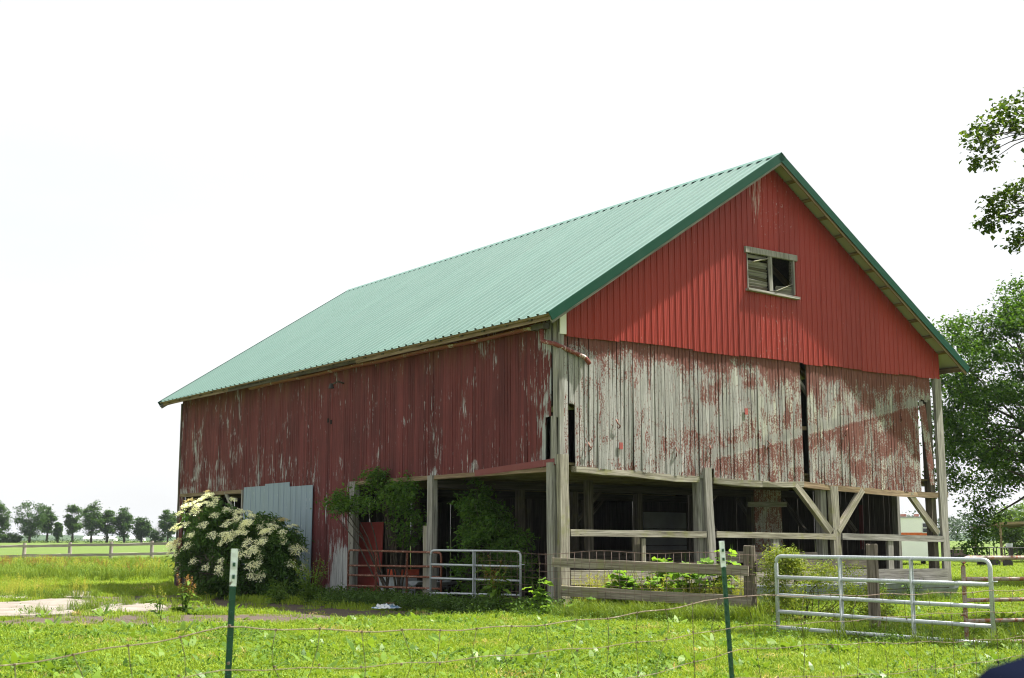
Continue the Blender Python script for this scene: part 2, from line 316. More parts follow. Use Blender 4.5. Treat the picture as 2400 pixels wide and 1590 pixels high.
# ------------------------------------------------------------------ ground (one sheet to the horizon)
DIRT = [(-7.6, 31.4, 4.6, 2.5, .10), (-13.5, 37.0, 4.5, 5.0, 0), (-3.6, 34.3, 3.2, 1.5, -.55), (-11.8, 42.6, 3.2, 3.4, -.9), (-9.3, 37.4, 3.0, 3.4, -.9), (-7.4, 38.0, 4.6, 2.1, -.9), (-10.2, 30.6, 2.6, 1.6, .3), (-6.2, 36.4, 3.6, 1.7, -.8)]
def terr(x, y):
    r = max(0., y - 130.); h = 3.0 * (1 - math.exp(-r / 170.)) if y > 130 else 0
    return h
def build_ground():
    ys = [-40, -20, -8, 0] + [4 + i * 2 for i in range(40)] + [90, 100, 112, 124, 138, 155, 175, 200, 230, 260, 300, 350, 420, 520, 700, 1000, 1600, 2600, 4200]
    xs = [-4200, -2400, -1200, -600, -320, -200, -140, -100, -75, -55] + [-44 + i * 3 for i in range(32)] + [55, 75, 100, 140, 200, 320, 600, 1200, 2400, 4200]
    v = []; f = []
    for y in ys:
        for x in xs:
            z = terr(x, y) + (.05 * math.sin(x * .5 + y * .31) * math.sin(y * .23 - x * .2) if 8 < y < 100 else 0) * (0 if BI @ Vector((x, y, 0)) is None else 1)
            q = BI @ Vector((x, y, 0))
            if -1.5 < q.x < BW + 1.5 and -2.5 < q.y < BL + 2: z = 0
            v.append((x, y, z))
    n = len(xs)
    for j in range(len(ys) - 1):
        for i in range(n - 1): f.append((j*n+i, j*n+i+1, (j+1)*n+i+1, (j+1)*n+i))
    k = NT('pasture_ground'); p = k.pos(); sx = k.n('SeparateXYZ', {0: p}); y = sx.outputs[1]; x = sx.outputs[0]
    n1 = k.noise(p, .35, 5, .6); n2 = k.noise(p, 3.1, 5, .65); n3 = k.noise(p, 22, 4, .7)
    gr = k.ramp(n2, (.3, (.085, .120, .015)), (.55, (.15, .20, .025)), (.75, (.22, .24, .05)))
    gr = k.mix(k.step(n1, .4, .65, 0, .7), gr, (.15, .165, .032))
    # the far hayfield beyond the board fence
    stripe = k.noise(k.map(p, (.03, .9, 1)), 1, 3); field = k.mix(k.step(stripe, .35, .65), (.085, .135, .032), (.125, .175, .042))
    gr = k.mix(k.step(y, 118, 124), gr, field)
    wob = k.math('MULTIPLY', k.math('SUBTRACT', k.noise(p, 1.1, 5, .7), .5), 1.5); best = None
    for cx, cy, rx, ry, an in DIRT:
        dx = k.math('SUBTRACT', x, cx); dy = k.math('SUBTRACT', y, cy); c, s = math.cos(an), math.sin(an)
        px = k.math('DIVIDE', k.math('ADD', k.math('MULTIPLY', dx, c), k.math('MULTIPLY', dy, s)), rx)
        py = k.math('DIVIDE', k.math('SUBTRACT', k.math('MULTIPLY', dy, c), k.math('MULTIPLY', dx, s)), ry)
        d = k.math('SQRT', k.math('ADD', k.math('MULTIPLY', px, px), k.math('MULTIPLY', py, py)))
        best = d if best is None else k.math('MINIMUM', best, d)
    dm = k.step(k.math('ADD', best, wob), 1.12, .86)
    # bare trodden earth under the barn
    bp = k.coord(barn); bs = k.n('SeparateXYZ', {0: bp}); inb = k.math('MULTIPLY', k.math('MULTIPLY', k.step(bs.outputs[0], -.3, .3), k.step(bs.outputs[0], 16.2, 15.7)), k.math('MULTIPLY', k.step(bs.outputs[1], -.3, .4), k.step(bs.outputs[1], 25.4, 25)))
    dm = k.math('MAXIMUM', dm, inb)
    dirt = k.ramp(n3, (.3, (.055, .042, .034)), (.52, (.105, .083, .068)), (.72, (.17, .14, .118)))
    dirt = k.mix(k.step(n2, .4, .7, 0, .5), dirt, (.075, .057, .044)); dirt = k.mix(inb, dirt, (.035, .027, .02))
    c = k.mix(dm, gr, dirt)
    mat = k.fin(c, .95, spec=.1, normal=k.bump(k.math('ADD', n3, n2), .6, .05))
    me = bpy.data.meshes.new('ground'); me.from_pydata(v, [], f); me.materials.append(mat)
    o = addobj('ground', me); tag(o, 'sunlit pasture and farmyard ground', None, kind='structure')
build_ground()
def dirt_d(x, y):
    b = 9
    for cx, cy, rx, ry, an in DIRT:
        dx, dy = x - cx, y - cy; c, s = math.cos(an), math.sin(an)
        b = min(b, math.hypot((dx*c + dy*s) / rx, (dy*c - dx*s) / ry))
    return b
def m_concrete():
    k = NT('pale_concrete'); p = k.pos(); n = k.noise(p, 1.2, 5, .65); n2 = k.noise(p, 14, 4, .7); cr = k.n('TexVoronoi', {'Vector': p, 'Scale': .9}, feature='DISTANCE_TO_EDGE').outputs[0]
    c = k.ramp(n, (.3, (.16, .135, .11)), (.55, (.24, .215, .185)), (.8, (.29, .265, .235))); c = k.mix(k.step(n2, .6, .74, 0, .7), c, (.10, .08, .06))
    c = k.mix(k.step(cr, .012, .0, 0, .7), c, (.14, .11, .08)); return k.fin(c, .9, spec=.2, normal=k.bump(n2, .4, .01))
concrete = m_concrete()
SLABS = [[(-17.5,38.6),(-14.7,39.8),(-14.6,41.9),(-14.0,42.0),(-12.6,40.0),(-12.1,37.3),(-11.0,33.4),(-11.2,32.7),(-11.9,32.3),(-14.5,31.6)],
 [(-11.2,35.3),(-11.7,38.1),(-11.1,38.9),(-10.2,38.6),(-9.5,36.8),(-9.2,34.9),(-10.0,33.8),(-10.5,33.8)],
 [(-16.3,47.9),(-16.6,50.0),(-15.5,48.7),(-14.7,47.0),(-14.2,44.7),(-13.6,43.3),(-14.7,43.1)],
 [(-19.3,44.7),(-16.8,45.1),(-15.9,43.5),(-15.3,42.4),(-17.1,41.0)]]
SLAB_LAB = ['large pale broken concrete slab at the edge of the yard', 'smaller pale concrete slab beside the dock plant', 'narrow pale concrete strip near the barn shadow', 'pale concrete piece at the grass edge']
for poly, lab in zip(SLABS, SLAB_LAB):
    pts = []
    for i, (x, y) in enumerate(poly):
        x2, y2 = poly[(i + 1) % len(poly)]
        for t in (0, .33, .66): pts.append((x + (x2-x)*t + R_.uniform(-.12, .12), y + (y2-y)*t + R_.uniform(-.18, .18)))
    n = len(pts); mb = MB(); mb.add([(x, y, -.06) for x, y in pts] + [(x, y, .065) for x, y in pts], [tuple(range(n, 2*n))] + [(i, (i+1) % n, n + (i+1) % n, n + i) for i in range(n)])
    o = mb.obj('concrete_slab', concrete); tag(o, lab, 'slab', 'concrete slabs in the yard', 'structure')

# ------------------------------------------------------------------ barn
def zroof(a): return ZE + (OE + min(a, BW - a)) * SL
def quadstrip(mb, prof, z0f, z1f, hole=None):
    """vertical sheet: prof = [(a, depth)], from z0f(a) to z1f(a), optional window hole"""
    for (a0, d0), (a1, d1) in zip(prof, prof[1:]):
        segs = [(0, 1)]
        if hole and a0 >= hole[0] - 1e-4 and a1 <= hole[1] + 1e-4:
            mb.add([(a0, d0, z0f(a0)), (a1, d1, z0f(a1)), (a1, d1, hole[2]), (a0, d0, hole[2])], [(0, 1, 2, 3)])
            mb.add([(a0, d0, hole[3]), (a1, d1, hole[3]), (a1, d1, z1f(a1)), (a0, d0, z1f(a0))], [(0, 1, 2, 3)])
        else:
            mb.add([(a0, d0, z0f(a0)), (a1, d1, z0f(a1)), (a1, d1, z1f(a1)), (a0, d0, z1f(a0))], [(0, 1, 2, 3)])
def rib_profile(x0, x1, pitch=.2285, h=.022, w=.05):
    p = [(x0, 0)]; x = x0 + .03
    while x < x1 - .03:
        p += [(x, 0), (x + .014, h), (x + w - .014, h), (x + w, 0)]
        for m in (.42, .66):
            q = x + pitch * m
            if q + .03 < x1: p += [(q, 0), (q + .01, .005), (q + .022, .005), (q + .032, 0)]
        x += pitch
    p = [q for q in p if q[0] <= x1]; p.append((x1, 0)); return p

# --- red metal gable siding, panel by panel
sid = empty('gable_siding', parent=barn)
PW = .914; a = .19; hole = (7.0, 9.0, 9.17, 10.30)
while a < BW - .05:
    a1 = min(a + PW, BW - .01); prof = rib_profile(a, a1)
    extra = [q for q in (8.0, hole[0], hole[1]) if a < q < a1]
    for e in extra:
        for (x0, d0), (x1, d1) in zip(prof, prof[1:]):
            if x0 < e < x1: prof.insert(prof.index((x1, d1)), (e, d0 + (d1-d0)*(e-x0)/(x1-x0))); break
    zb = 7.15 + R_.uniform(-.03, .03); tl = R_.uniform(-.01, .01); off = -.075 - (.006 if int(a / PW) % 2 else 0)
    mb = MB(); quadstrip(mb, [(x, off - d) for x, d in prof], lambda x: zb + tl * (x - a), lambda x: zroof(x) - .10, hole)
    mb.obj('panel', red_metal, sid); a += PW - .003
MB().box((-.02, -.10, 7.17), (.185, -.07, zroof(.08) - .12)).obj('corner_trim', white_trim, barn)
# --- louvred window
win = MB().box((6.9, -.16, 10.25), (9.12, -.09, 10.43), j=.008).obj('window', wood, barn)
tag(win, 'broken grey louvred window high in the red gable')
beam('sill', (6.92, -.135, 9.14), (9.14, -.135, 9.10), .07, .17, wood, win, up=(0, 1, 0))
beam('mullion', (7.96, -.125, 9.2), (7.94, -.125, 10.27), .15, .05, wood, win, up=(0, 1, 0))
beam('jamb', (8.98, -.075, 9.2), (8.97, -.075, 10.27), .04, .16, wood, win, up=(0, 1, 0)); beam('jamb', (7.0, -.06, 9.2), (7.0, -.06, 10.27), .03, .12, wood, win, up=(0, 1, 0))
for i in range(11):
    z = 9.25 + i * .094
    if i in (9,): continue
    beam('slat', (7.03, -.04 + R_.uniform(-.01, .01), z + R_.uniform(-.012, .012)), (7.87, -.04, z + R_.uniform(-.025, .012)), .014, .11, wood if i % 3 else wood_dark, win, up=(0, -.75, 1), j=.004)
for z, e in ((9.24, 8.95), (9.33, 8.95), (9.40, 8.95)): beam('slat', (8.25 if z > 9.3 else 8.05, -.04, z - .03), (e, -.04, z), .014, .1, wood, win, up=(0, -.75, 1))
for i in range(8): beam('slat', (8.86, -.05, 9.48 + i * .095), (8.95, -.05, 9.5 + i * .095), .012, .1, wood_dark, win, up=(0, -.75, 1), seg=1)
beam('loose_slat', (7.16, -.16, 9.98), (7.86, -.10, 10.17), .02, .10, wood_moss, win, up=(0, -1, .2)); beam('loose_slat', (8.06, -.19, 9.20), (8.86, -.13, 9.50), .02, .11, wood_moss, win, up=(0, -1, .2))

# --- peeling gable boards
GB = [(0, 3.75), (.53, 3.74), (2.3, 3.68), (4.93, 3.59), (5.5, 3.58), (7.43, 3.53), (9.2, 3.57), (11.85, 3.46), (14.6, 3.39), (16.2, 3.42)]
def gbot(a): return float(np.interp(a, [q[0] for q in GB], [q[1] for q in GB]))
gw = empty('gable_wall', parent=barn)
def board(name, a0, a1, z0, z1, mat, parent, axis='a', at=0, th=.026, yaw=0, lean=0, seg=3, jz=.02, out=-1):
    """one vertical board; axis 'a' runs across the gable, 'b' along the side walls"""
    vs = []; fs = []; c = (a0 + a1) / 2; hw = (a1 - a0) / 2; jb = R_.uniform(-jz, jz)
    for i in range(seg + 1):
        t = i / seg; z = z0 + (z1 - z0) * t; bow = .012 * math.sin(t * 3.1 + a0 * 5) + lean * (1 - t)
        for s, d in ((-1, 0), (1, 0), (1, 1), (-1, 1)):
            x = c + s * hw * (1 + R_.uniform(-.02, .02)); y = at + out * (d * th + bow + s * hw * yaw)
            zz = z + ((jb + R_.uniform(-jz, jz) * .4) if i == 0 else 0)
            vs.append((x, y, zz) if axis == 'a' else (y, x, zz))
    for i in range(seg):
        for q in range(4): fs.append((i*4+q, i*4+(q+1)%4, (i+1)*4+(q+1)%4, (i+1)*4+q))
    fs += [(3, 2, 1, 0), tuple(seg*4 + q for q in range(4))]
    return MB().add(vs, fs).obj(name, mat, parent)
a = .13
while a < 14.8:
    wd = R_.uniform(.105, .16); a1 = min(a + wd, 14.86); g = R_.choice((.010, .013, .017, .022)) if R_.random() < .9 else .03
    if 9.24 < a1 and a < 9.5:
        if a < 9.2: a1 = 9.24
        else: a = 9.51; continue
    z0 = gbot((a + a1) / 2); z1 = 7.24
    if a < .3: a1 = min(a1, .31); z0 = 4.0
    elif a < .5: z0 = 5.38; a1 = min(max(a1, .44), .52)
    if 5.15 < (a + a1) / 2 < 5.5: z0 = 3.86
    if a1 - a > .05: board('board', a, a1 - g, z0, z1, gable_board, gw, at=.0, yaw=R_.uniform(-.07, .07) * (1.5 if a < 6 else .8), lean=R_.uniform(-.012, .014))
    a = a1
for a0, a1, z0 in ((14.86, 15.02, 6.36), (15.02, 15.2, 6.42), (15.2, 15.36, 6.3), (15.36, 15.52, 6.45)): board('board', a0, a1 - .006, z0, 7.24, gable_board, gw, jz=.06)
beam('hanging_board', (14.98, -.03, 6.36), (15.36, -.06, 3.66), .2, .026, gable_board, gw, up=(0, 1, 0))
beam('hanging_board', (15.22, .02, 6.3), (15.47, -.01, 4.2), .13, .026, gable_board, gw, up=(0, 1, 0))
for a_, z_, w_ in ((6.84, 5.55, .12), (2.05, 4.35, .12)): MB().box((a_ - w_/2, -.062, z_ - .09), (a_ + w_/2, -.045, z_ + .09)).obj('patch', m_plain('red_patch', (.33, .075, .065)), gw)
for a_, z_ in ((.95, 4.25), (1.95, 4.9), (4.05, 4.25), (5.3, 4.35), (7.7, 4.6), (11.2, 5.15), (13.9, 5.75)):
    pts = [(a_ + R_.uniform(-.06, .06), -.05 - .05 * math.sin(t * 3), z_ + .25 * t - .1) for t in (0, .3, .6, 1)]; pipe('bent_iron', pts, .018, rust, gw, 6)
for a_ in (9.28, 9.46): beam('batten', (a_ + (.14 if a_ > 9.4 else -.02), .07, 3.5), (a_ + (.14 if a_ > 9.4 else -.02), .07, 7.2), .06, .05, wood_dark, gw)
beam('brace', (9.1, .18, 5.2), (9.75, .18, 5.23), .12, .12, wood_brown, gw); beam('brace', (9.2, .2, 6.85), (9.8, .2, 6.25), .1, .1, wood, gw)

# --- sagging sill beam below the boards
for (a0, z0), (a1, z1) in zip(GB[1:-1], GB[2:]):
    if a0 == 4.93: continue
    beam('sill_beam', (a0, .06, z0 - .045), (a1 + .01, .06, z1 - .045), .20, .17, wood_moss if a0 < 8 else wood_brown, barn, j=.014, bend=-.02)
# --- posts
def post(p0, p1, w0, w1, mat, par=barn, name='post', **kw): return beam(name, p0, p1, w0, w1, mat, par, up=(0, 1, 0), **kw)
post((.13, .0, -.2), (.10, .0, 4.05), .28, .16, wood_moss, j=.012); post((.05, -.03, 3.9), (.05, -.03, 7.22), .15, .06, wood, name='corner_board', j=.01)
post((-.03, .26, -.2), (-.05, .26, 3.85), .14, .26, wood); post((-.035, .17, 3.8), (-.035, .17, 5.05), .05, .22, wood, name='corner_board')
post((5.36, -.06, -.2), (5.2, -.06, 3.88), .26, .10, wood, j=.012); post((5.05, .12, -.2), (5.02, .12, 3.6), .26, .22, wood)
post((10.66, -.0, -.2), (10.52, -.0, 3.5), .34, .14, wood_moss, j=.03); post((10.2, .2, -.2), (10.2, .2, 3.5), .24, .24, wood)
post((15.95, -.02, -.2), (15.9, -.02, 7.2), .36, .1, wood, j=.012); post((15.55, .16, -.2), (15.5, .16, 7.1), .24, .24, wood_dark)
post((2.66, .1, -.1), (2.66, .1, 2.0), .2, .1, wood_dark); post((2.82, -.02, .8), (2.82, -.02, 1.92), .11, .06, wood_moss)
post((7.9, -.02, .3), (7.9, -.02, 1.95), .26, .09, wood); post((13.1, -.02, .3), (13.1, -.02, 1.92), .24, .09, wood)
def brace(p0, p1, w=.2, mat=wood_moss): beam('brace', p0, p1, w, .14, mat, barn, up=(0, 1, 0), j=.015)
brace((8.85, .0, 3.52), (10.36, .0, 2.14)); brace((11.9, .0, 3.42), (10.66, .0, 2.14)); brace((14.25, .02, 3.34), (15.6, .02, 2.12), .19)
# --- rails and kick boards
beam('rail', (.3, -.06, 2.06), (5.1, -.06, 2.03), .17, .06, wood_moss, barn, up=(0, 1, 0), seg=6); beam('rail', (5.5, -.06, 2.04), (10.5, -.06, 1.99), .17, .06, wood_moss, barn, up=(0, 1, 0), seg=6)
beam('rail', (10.8, -.06, 2.0), (15.8, -.06, 1.93), .19, .06, wood, barn, up=(0, 1, 0), seg=6)
beam('kick_board', (.3, -.05, .93), (8.6, -.05, .80), .38, .06, wood_moss, barn, up=(0, 1, 0)); beam('kick_board', (8.7, -.05, .86), (9.6, -.05, .83), .3, .06, wood_moss, barn, up=(0, 1, 0))
beam('kick_board', (9.7, -.05, .8), (15.9, -.05, .76), .46, .06, wood, barn, up=(0, 1, 0)); beam('rail', (5.5, -.1, 1.42), (9.6, -.1, 1.38), .3, .05, wood_dark, barn, up=(0, 1, 0))

# --- left side wall, board by board
lw = empty('left_wall', parent=barn)
b = .30
while b < BL:
    wd = R_.uniform(.115, .145); b1 = min(b + wd, BL); m = (b + b1) / 2; g = R_.choice((.007, .010, .012, .016))
    z0 = 3.76 if m < 10.95 else .12 if m < 13.6 else 3.3 if m < 18.7 else 3.77 if m < 24.75 else .05
    if m < 10.95: z0 += -.02 + .03 * math.sin(m * .9)
    if m < .5: z0 = 5.05
    board('board', b, b1 - g, z0, 7.75, red_board, lw, axis='b', at=0, yaw=R_.uniform(-.03, .03), seg=2, jz=.02 if m < 10.95 or m > 13.6 else .08, lean=R_.uniform(-.006, .006)); b = b1
post((-.02, .1, 5.0), (-.02, .1, 7.6), .05, .2, wood, lw, 'corner_board'); post((-.03, BL + .02, 0), (-.03, BL + .02, 7.5), .06, .12, wood_dark, lw, 'corner_board')
beam('trim_board', (-.06, .12, 3.86), (-.06, 3.7, 3.72), .17, .04, m_paint('dark_red_trim', (.17, .033, .032), .6, dirt=(.3, .28, .26)), lw, up=(1, 0, 0))
for b_, z_ in ((12.4, 5.85), (12.2, 5.78)): MB().box((-.045, b_ - .05, z_ - .07), (-.028, b_ + .05, z_ + .07)).obj('hole', m_plain('painted_hole_dark', (.004, .004, .004), 1), lw)  # black boxes set on the boards, painted for the dark of holes
post((-.02, 5.95, -.2), (-.02, 5.95, 3.75), .2, .26, wood, lw, j=.012); post((-.08, 6.18, -.1), (-.08, 6.2, 2.3), .06, .22, wood_moss, lw)
post((0, 10.6, -.2), (0, 10.6, 3.75), .2, .3, wood, lw, j=.012)
beam('header', (.02, .3, 3.68), (.02, 10.8, 3.7), .16, .12, wood_brown, lw); beam('header', (.04, 18.9, 3.7), (.04, 25, 3.72), .16, .14, wood_brown, lw)
# far-end stall opening
post((.0, 18.95, 0), (.0, 18.95, 3.75), .14, .12, wood, lw); beam('loose_plank', (-.02, 20.55, 3.74), (.1, 19.3, 2.3), .18, .04, wood, lw, up=(1, 0, 0))
for i in range(6): board('stall_board', 18.95 + 0, 24.9, .1 + i * .3, .39 + i * .3, wood_dark, lw, axis='b', at=.12, seg=1, jz=.006)
post((.35, 24.4, .2), (.35, 24.4, 3.6), .12, .9, wood_dark, lw); MB().box((.28, 23.0, 2.2), (.33, 24.0, 3.2)).obj('shutter', wood_brown, lw)
# blue-grey metal sheets
for i, (b0, b1, zt) in enumerate(((16.95, 18.82, 3.84), (15.05, 17.0, 3.90), (13.3, 15.15, 3.74))):
    prof = rib_profile(b0, b1, .40, .014, .035); mb = MB(); off = -.055 - .012 * i
    quadstrip(mb, prof, lambda x: .1, lambda x: zt)
    mb.v = [(off - y, x, z) for x, y, z in mb.v]; mb.f = [f[::-1] for f in mb.f]
    mb.obj('metal_sheet', sheet, lw)

# --- right and back walls
rw = empty('right_wall', parent=barn); b = 1.95; slot = 0
post((BW, 1.9, -.1), (BW, 1.9, 7.7), .14, .22, wood, rw)
while b < 11:
    wd = R_.uniform(.2, .27); g = R_.choice((-.004, -.004, .003, .014, .022)); z0 = R_.choice((.1, .1, .3, .8)) if b > 2.6 else .1
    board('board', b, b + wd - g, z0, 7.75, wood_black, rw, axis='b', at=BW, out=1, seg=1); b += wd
def bigwall(name, spans, mk, parent):
    mb = MB()
    for lo, hi in spans: mb.box(lo, hi)
    return mb.obj(name, mk, parent)
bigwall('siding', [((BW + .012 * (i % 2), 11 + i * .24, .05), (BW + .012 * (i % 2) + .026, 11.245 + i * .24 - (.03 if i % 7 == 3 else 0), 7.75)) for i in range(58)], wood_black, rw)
bk = empty('back_wall', parent=barn)
mb = MB()
for i in range(66):
    a0 = .02 + i * .242; mb.box((a0, BL, .05), (a0 + (.243 if i % 9 else .215), BL + .026 + .01 * (i % 2), zroof(a0 + .12) - .3))
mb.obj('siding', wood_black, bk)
# --- loft floor, joists and the timber frame of the lower storey
lf = MB().box((.1, .12, 3.80), (BW - .1, BL - .1, 3.86)).obj('loft_floor', wood_plank, barn)
for i in range(17): beam('joist', (.15, .55 + i * 1.5, 3.72), (BW - .15, .55 + i * 1.5, 3.72), .15, .07, wood_plank, lf, up=(0, 1, 0), seg=1)
for b_ in (6.0, 12.0, 18.0):
    beam('cross_beam', (.1, b_, 3.52), (BW - .1, b_, 3.52), .24, .24, wood_black, barn, seg=4)
    for a_ in (3.2, 5.3, 8.0, 10.5, 13.3): post((a_, b_, 0), (a_, b_, 3.45), .22, .22, wood_dark)
    for a_ in (5.3, 10.5): brace((a_ + .1, b_, 2.5), (a_ + 1.1, b_, 3.45), .12, wood_dark)
post((3.6, 3.2, 0), (3.6, 3.2, 3.6), .2, .2, wood_dark)
par = empty('partition', parent=barn)
for i in range(5): beam('plank', (3.7, 4.4, .25 + i * .3), (9.0, 4.4, .25 + i * .3), .28, .04, wood_dark, par, up=(0, 1, 0), seg=2)
for i in range(26): board('board', 5.4 + i * .2, 5.64 + i * .2, .05, 3.5, wood_black, par, at=12.1 + .04 * (i % 2), seg=1)  # tall close-set boards added across the bay to darken the interior
for i in range(7): board('red_board', 14.75 + i * .0 , 14.76, 0, .01, red_board, par, at=7, seg=1) if False else None
for i in range(7): board('hanging_board', 10.5 + i * .18, 10.67 + i * .18, 1.2 + .5 * (i == 6), 3.5, gable_board, par, at=3.2, seg=1)
beam('plank', (10.1, 3.1, 3.02), (11.9, 3.1, 3.05), .05, .16, wood, par)
for i in range(4): beam('brace', (15.2, 3 + i * 2.2, 2.2), (15.2, 4.1 + i * 2.2, 3.45), .12, .12, wood_dark, par, up=(1, 0, 0))
for b_, z0, z1 in ((4.9, 1.8, 3.0), (3.05, 1.6, 3.1)): board('hanging_board', b_, b_ + .16, z0, z1, red_board, par, axis='b', at=15.7, seg=1)

# --- roof
def slope_pt(s, d, side):                     # d = distance down the slope from the ridge
    ln = math.hypot(1, SL); a = BW/2 - side * d / ln; return (a, s, ZR - d * SL / ln)
RL = (BW/2 + OE) * math.hypot(1, SL); b0r, b1r = -OG, BL + OG; npan = 22; pw = (b1r - b0r) / npan
for side in (1, -1):
    rf = empty('roof_slope', parent=barn)
    nrm = Vector((-side * SL, 0, 1)).normalized(); dn = Vector((-side, 0, -SL)).normalized()
    mb = MB(); prof = rib_profile(0, pw + .02, pw / 3, .05, .11)
    o0 = Vector((BW/2, 0, ZR))
    for (x0, h0), (x1, h1) in zip(prof, prof[1:]):
        q = [o0 + Vector((0, x, 0)) + nrm * h + dn * d for x, h, d in ((x0, h0, .03), (x1, h1, .03), (x1, h1, RL), (x0, h0, RL))]
        mb.add(q, [(0, 1, 2, 3)] if side < 0 else [(3, 2, 1, 0)])
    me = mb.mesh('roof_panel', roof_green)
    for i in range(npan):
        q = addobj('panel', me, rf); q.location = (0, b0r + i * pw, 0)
    # pale underside and the purlins that carry the sheets
    u = [o0 + Vector((0, b, 0)) - nrm * .008 + dn * d for b, d in ((b0r + .02, .0), (b1r - .02, .0), (b1r - .02, RL - .02), (b0r + .02, RL - .02))]
    MB().add(u, [(0, 1, 2, 3)] if side > 0 else [(3, 2, 1, 0)]).obj('underside', cream, rf)
    for i in range(13):
        d = .22 + i * (RL - .3) / 12; p = o0 + dn * d - nrm * .035
        beam('purlin', (p.x, b0r + .05, p.z), (p.x, b1r - .05, p.z), .11, .05, wood_brown, rf, up=nrm, seg=1)
    dk = [o0 + Vector((0, b, 0)) - nrm * .075 + dn * d for b, d in ((.05, .1), (BL - .05, .1), (BL - .05, RL - 1.0), (.05, RL - 1.0))]; MB().add(dk, [(0, 1, 2, 3)]).obj('attic_shade_sheet', wood_black, rf)  # dark sheet added under the roof so the loft looks black through the window
    # rafters inside
    for i in range(10):
        b_ = .25 + i * 2.72; p0 = o0 + Vector((0, b_, 0)) - nrm * .15 + dn * .1; p1 = p0 + dn * (RL - .85); beam('rafter', p0, p1, .12, .16, wood_brown, rf, up=(0, 1, 0), seg=1)
    # green rake trim and the old fascia board behind it, both ends
    for bb, sg in ((b0r, -1), (b1r, 1)):
        p0 = o0 + Vector((0, bb + sg * .012, 0)) + nrm * .045 + dn * (-.02); p1 = p0 + dn * (RL + .05); m = MB()
        hgt = .24; v_ = [p0, p1, p1 - nrm * hgt, p0 - nrm * hgt]
        th_ = Vector((0, -sg * .14, 0)); w_ = [p0 + th_, p1 + th_]
        e_ = Vector((0, -sg * .016, 0))
        m.add([*v_, *w_, *[q + e_ for q in v_]], [(0, 1, 2, 3), (0, 1, 5, 4), (6, 7, 8, 9), (3, 2, 8, 9), (1, 2, 8, 7)]); m.obj('rake_trim', trim_green, rf)
        q0 = o0 + Vector((0, bb - sg * .05, 0)) - nrm * .19 + dn * .05; beam('fascia', q0, q0 + dn * (RL - .02), .15, .035, wood if side > 0 else wood_brown, rf, up=(0, 1, 0), seg=6, j=.006)
    # eave boards
    p = o0 + dn * (RL - .1) - nrm * .13
    beam('eave_board', (p.x, b0r + .1, p.z), (p.x, 9.5, p.z - .02), .05, .15, wood_brown, rf, seg=8, j=.014); beam('eave_board', (p.x + .02 * side, 9.4, p.z + .01), (p.x + .02 * side, 19.3, p.z - .03), .05, .13, wood_dark, rf, seg=8, j=.014)
    beam('eave_board', (p.x, 19.2, p.z - .02), (p.x, b1r - .15, p.z), .05, .14, wood_brown, rf, seg=5, j=.02)
    if side > 0:
        for i in range(24): beam('rafter_tail', (-.72, .3 + i * 1.07, 7.50), (-.02, .3 + i * 1.07, 7.94), .06, .12, wood_dark, rf, up=(0, 1, 0), seg=1)
    sb = MB()
    if side > 0:
        for r in range(17):
            d = .22 + r * (RL - .35) / 16
            for i in range(npan * 3):
                q = o0 + Vector((0, b0r + .03 + (i + .62) * pw / 3, 0)) + dn * (d + R_.uniform(-.02, .02)) + nrm * .003
                sb.add([q + dn*.012 + Vector((0,.012,0)), q + dn*.012 - Vector((0,.012,0)), q - dn*.012 - Vector((0,.012,0)), q - dn*.012 + Vector((0,.012,0)), q + nrm * .014], [(0,1,4),(1,2,4),(2,3,4),(3,0,4)])
        s = sb.obj('roof_screws', m_plain('screw_heads', (.05, .15, .10), .4), rf); s['kind'] = 'stuff'
mb = MB(); cap = []
for b_ in (b0r - .02, b1r + .02):
    for sgn in (1, 0, -1):
        dn = Vector((-sgn, 0, -SL)).normalized(); n_ = Vector((-sgn * SL, 0, 1)).normalized()
        cap.append(Vector((BW/2, b_, ZR + .055)) + (dn * .2 - Vector((0, 0, .004)) if sgn else Vector((0, 0, .01))))
mb.add(cap, [(0, 1, 4, 3), (1, 2, 5, 4)]); mb.add([c - Vector((0, 0, .012)) for c in cap], [(3, 4, 1, 0), (4, 5, 2, 1)]); mb.obj('ridge_cap', m_paint('ridge_cap_green', (.10, .22, .18), .4), barn)

# --- gutter and downspout
gp = [(-.2, b_, 7.43 + .07 * (b_ / 18) + .012 * math.sin(b_ * 1.3)) for b_ in np.linspace(.75, 18.2, 26)]
mb = MB(); n = 8
for i, (x, y, z) in enumerate(gp):
    for k in range(n + 1):
        t = math.pi + math.pi * k / n; mb.v.append((x + .085 * math.cos(t), y, z + .085 * math.sin(t)))
for i in range(len(gp) - 1):
    for k in range(n): mb.f.append((i*(n+1)+k, i*(n+1)+k+1, (i+1)*(n+1)+k+1, (i+1)*(n+1)+k))
e0 = len(gp) * (n + 1) - (n + 1); mb.f += [tuple(range(n + 1))[::-1], tuple(range(e0, e0 + n + 1))]; mb.m = [0] * len(mb.f)
gut = mb.obj('gutter', gutter_m, barn, smooth=True)
for b_ in np.linspace(1.5, 17.5, 9): pipe('hanger', [(-.29, b_, 7.45 + .004 * b_), (-.2, b_, 7.52 + .004 * b_), (-.1, b_, 7.6 + .004 * b_)], .008, rust, gut, 5)
MB().box((-.30, .25, 7.33), (-.10, .78, 7.48)).obj('outlet', m_plain('outlet_metal', (.10, .09, .085), .5, .3), gut)
pipe('downspout', rounded([(-.2, .45, 7.40), (-.22, .42, 7.02), (-.16, -.02, 6.90), (.80, -.13, 6.60), (.92, -.14, 6.44)], .1, 4), .062, spout_m, barn, 10)
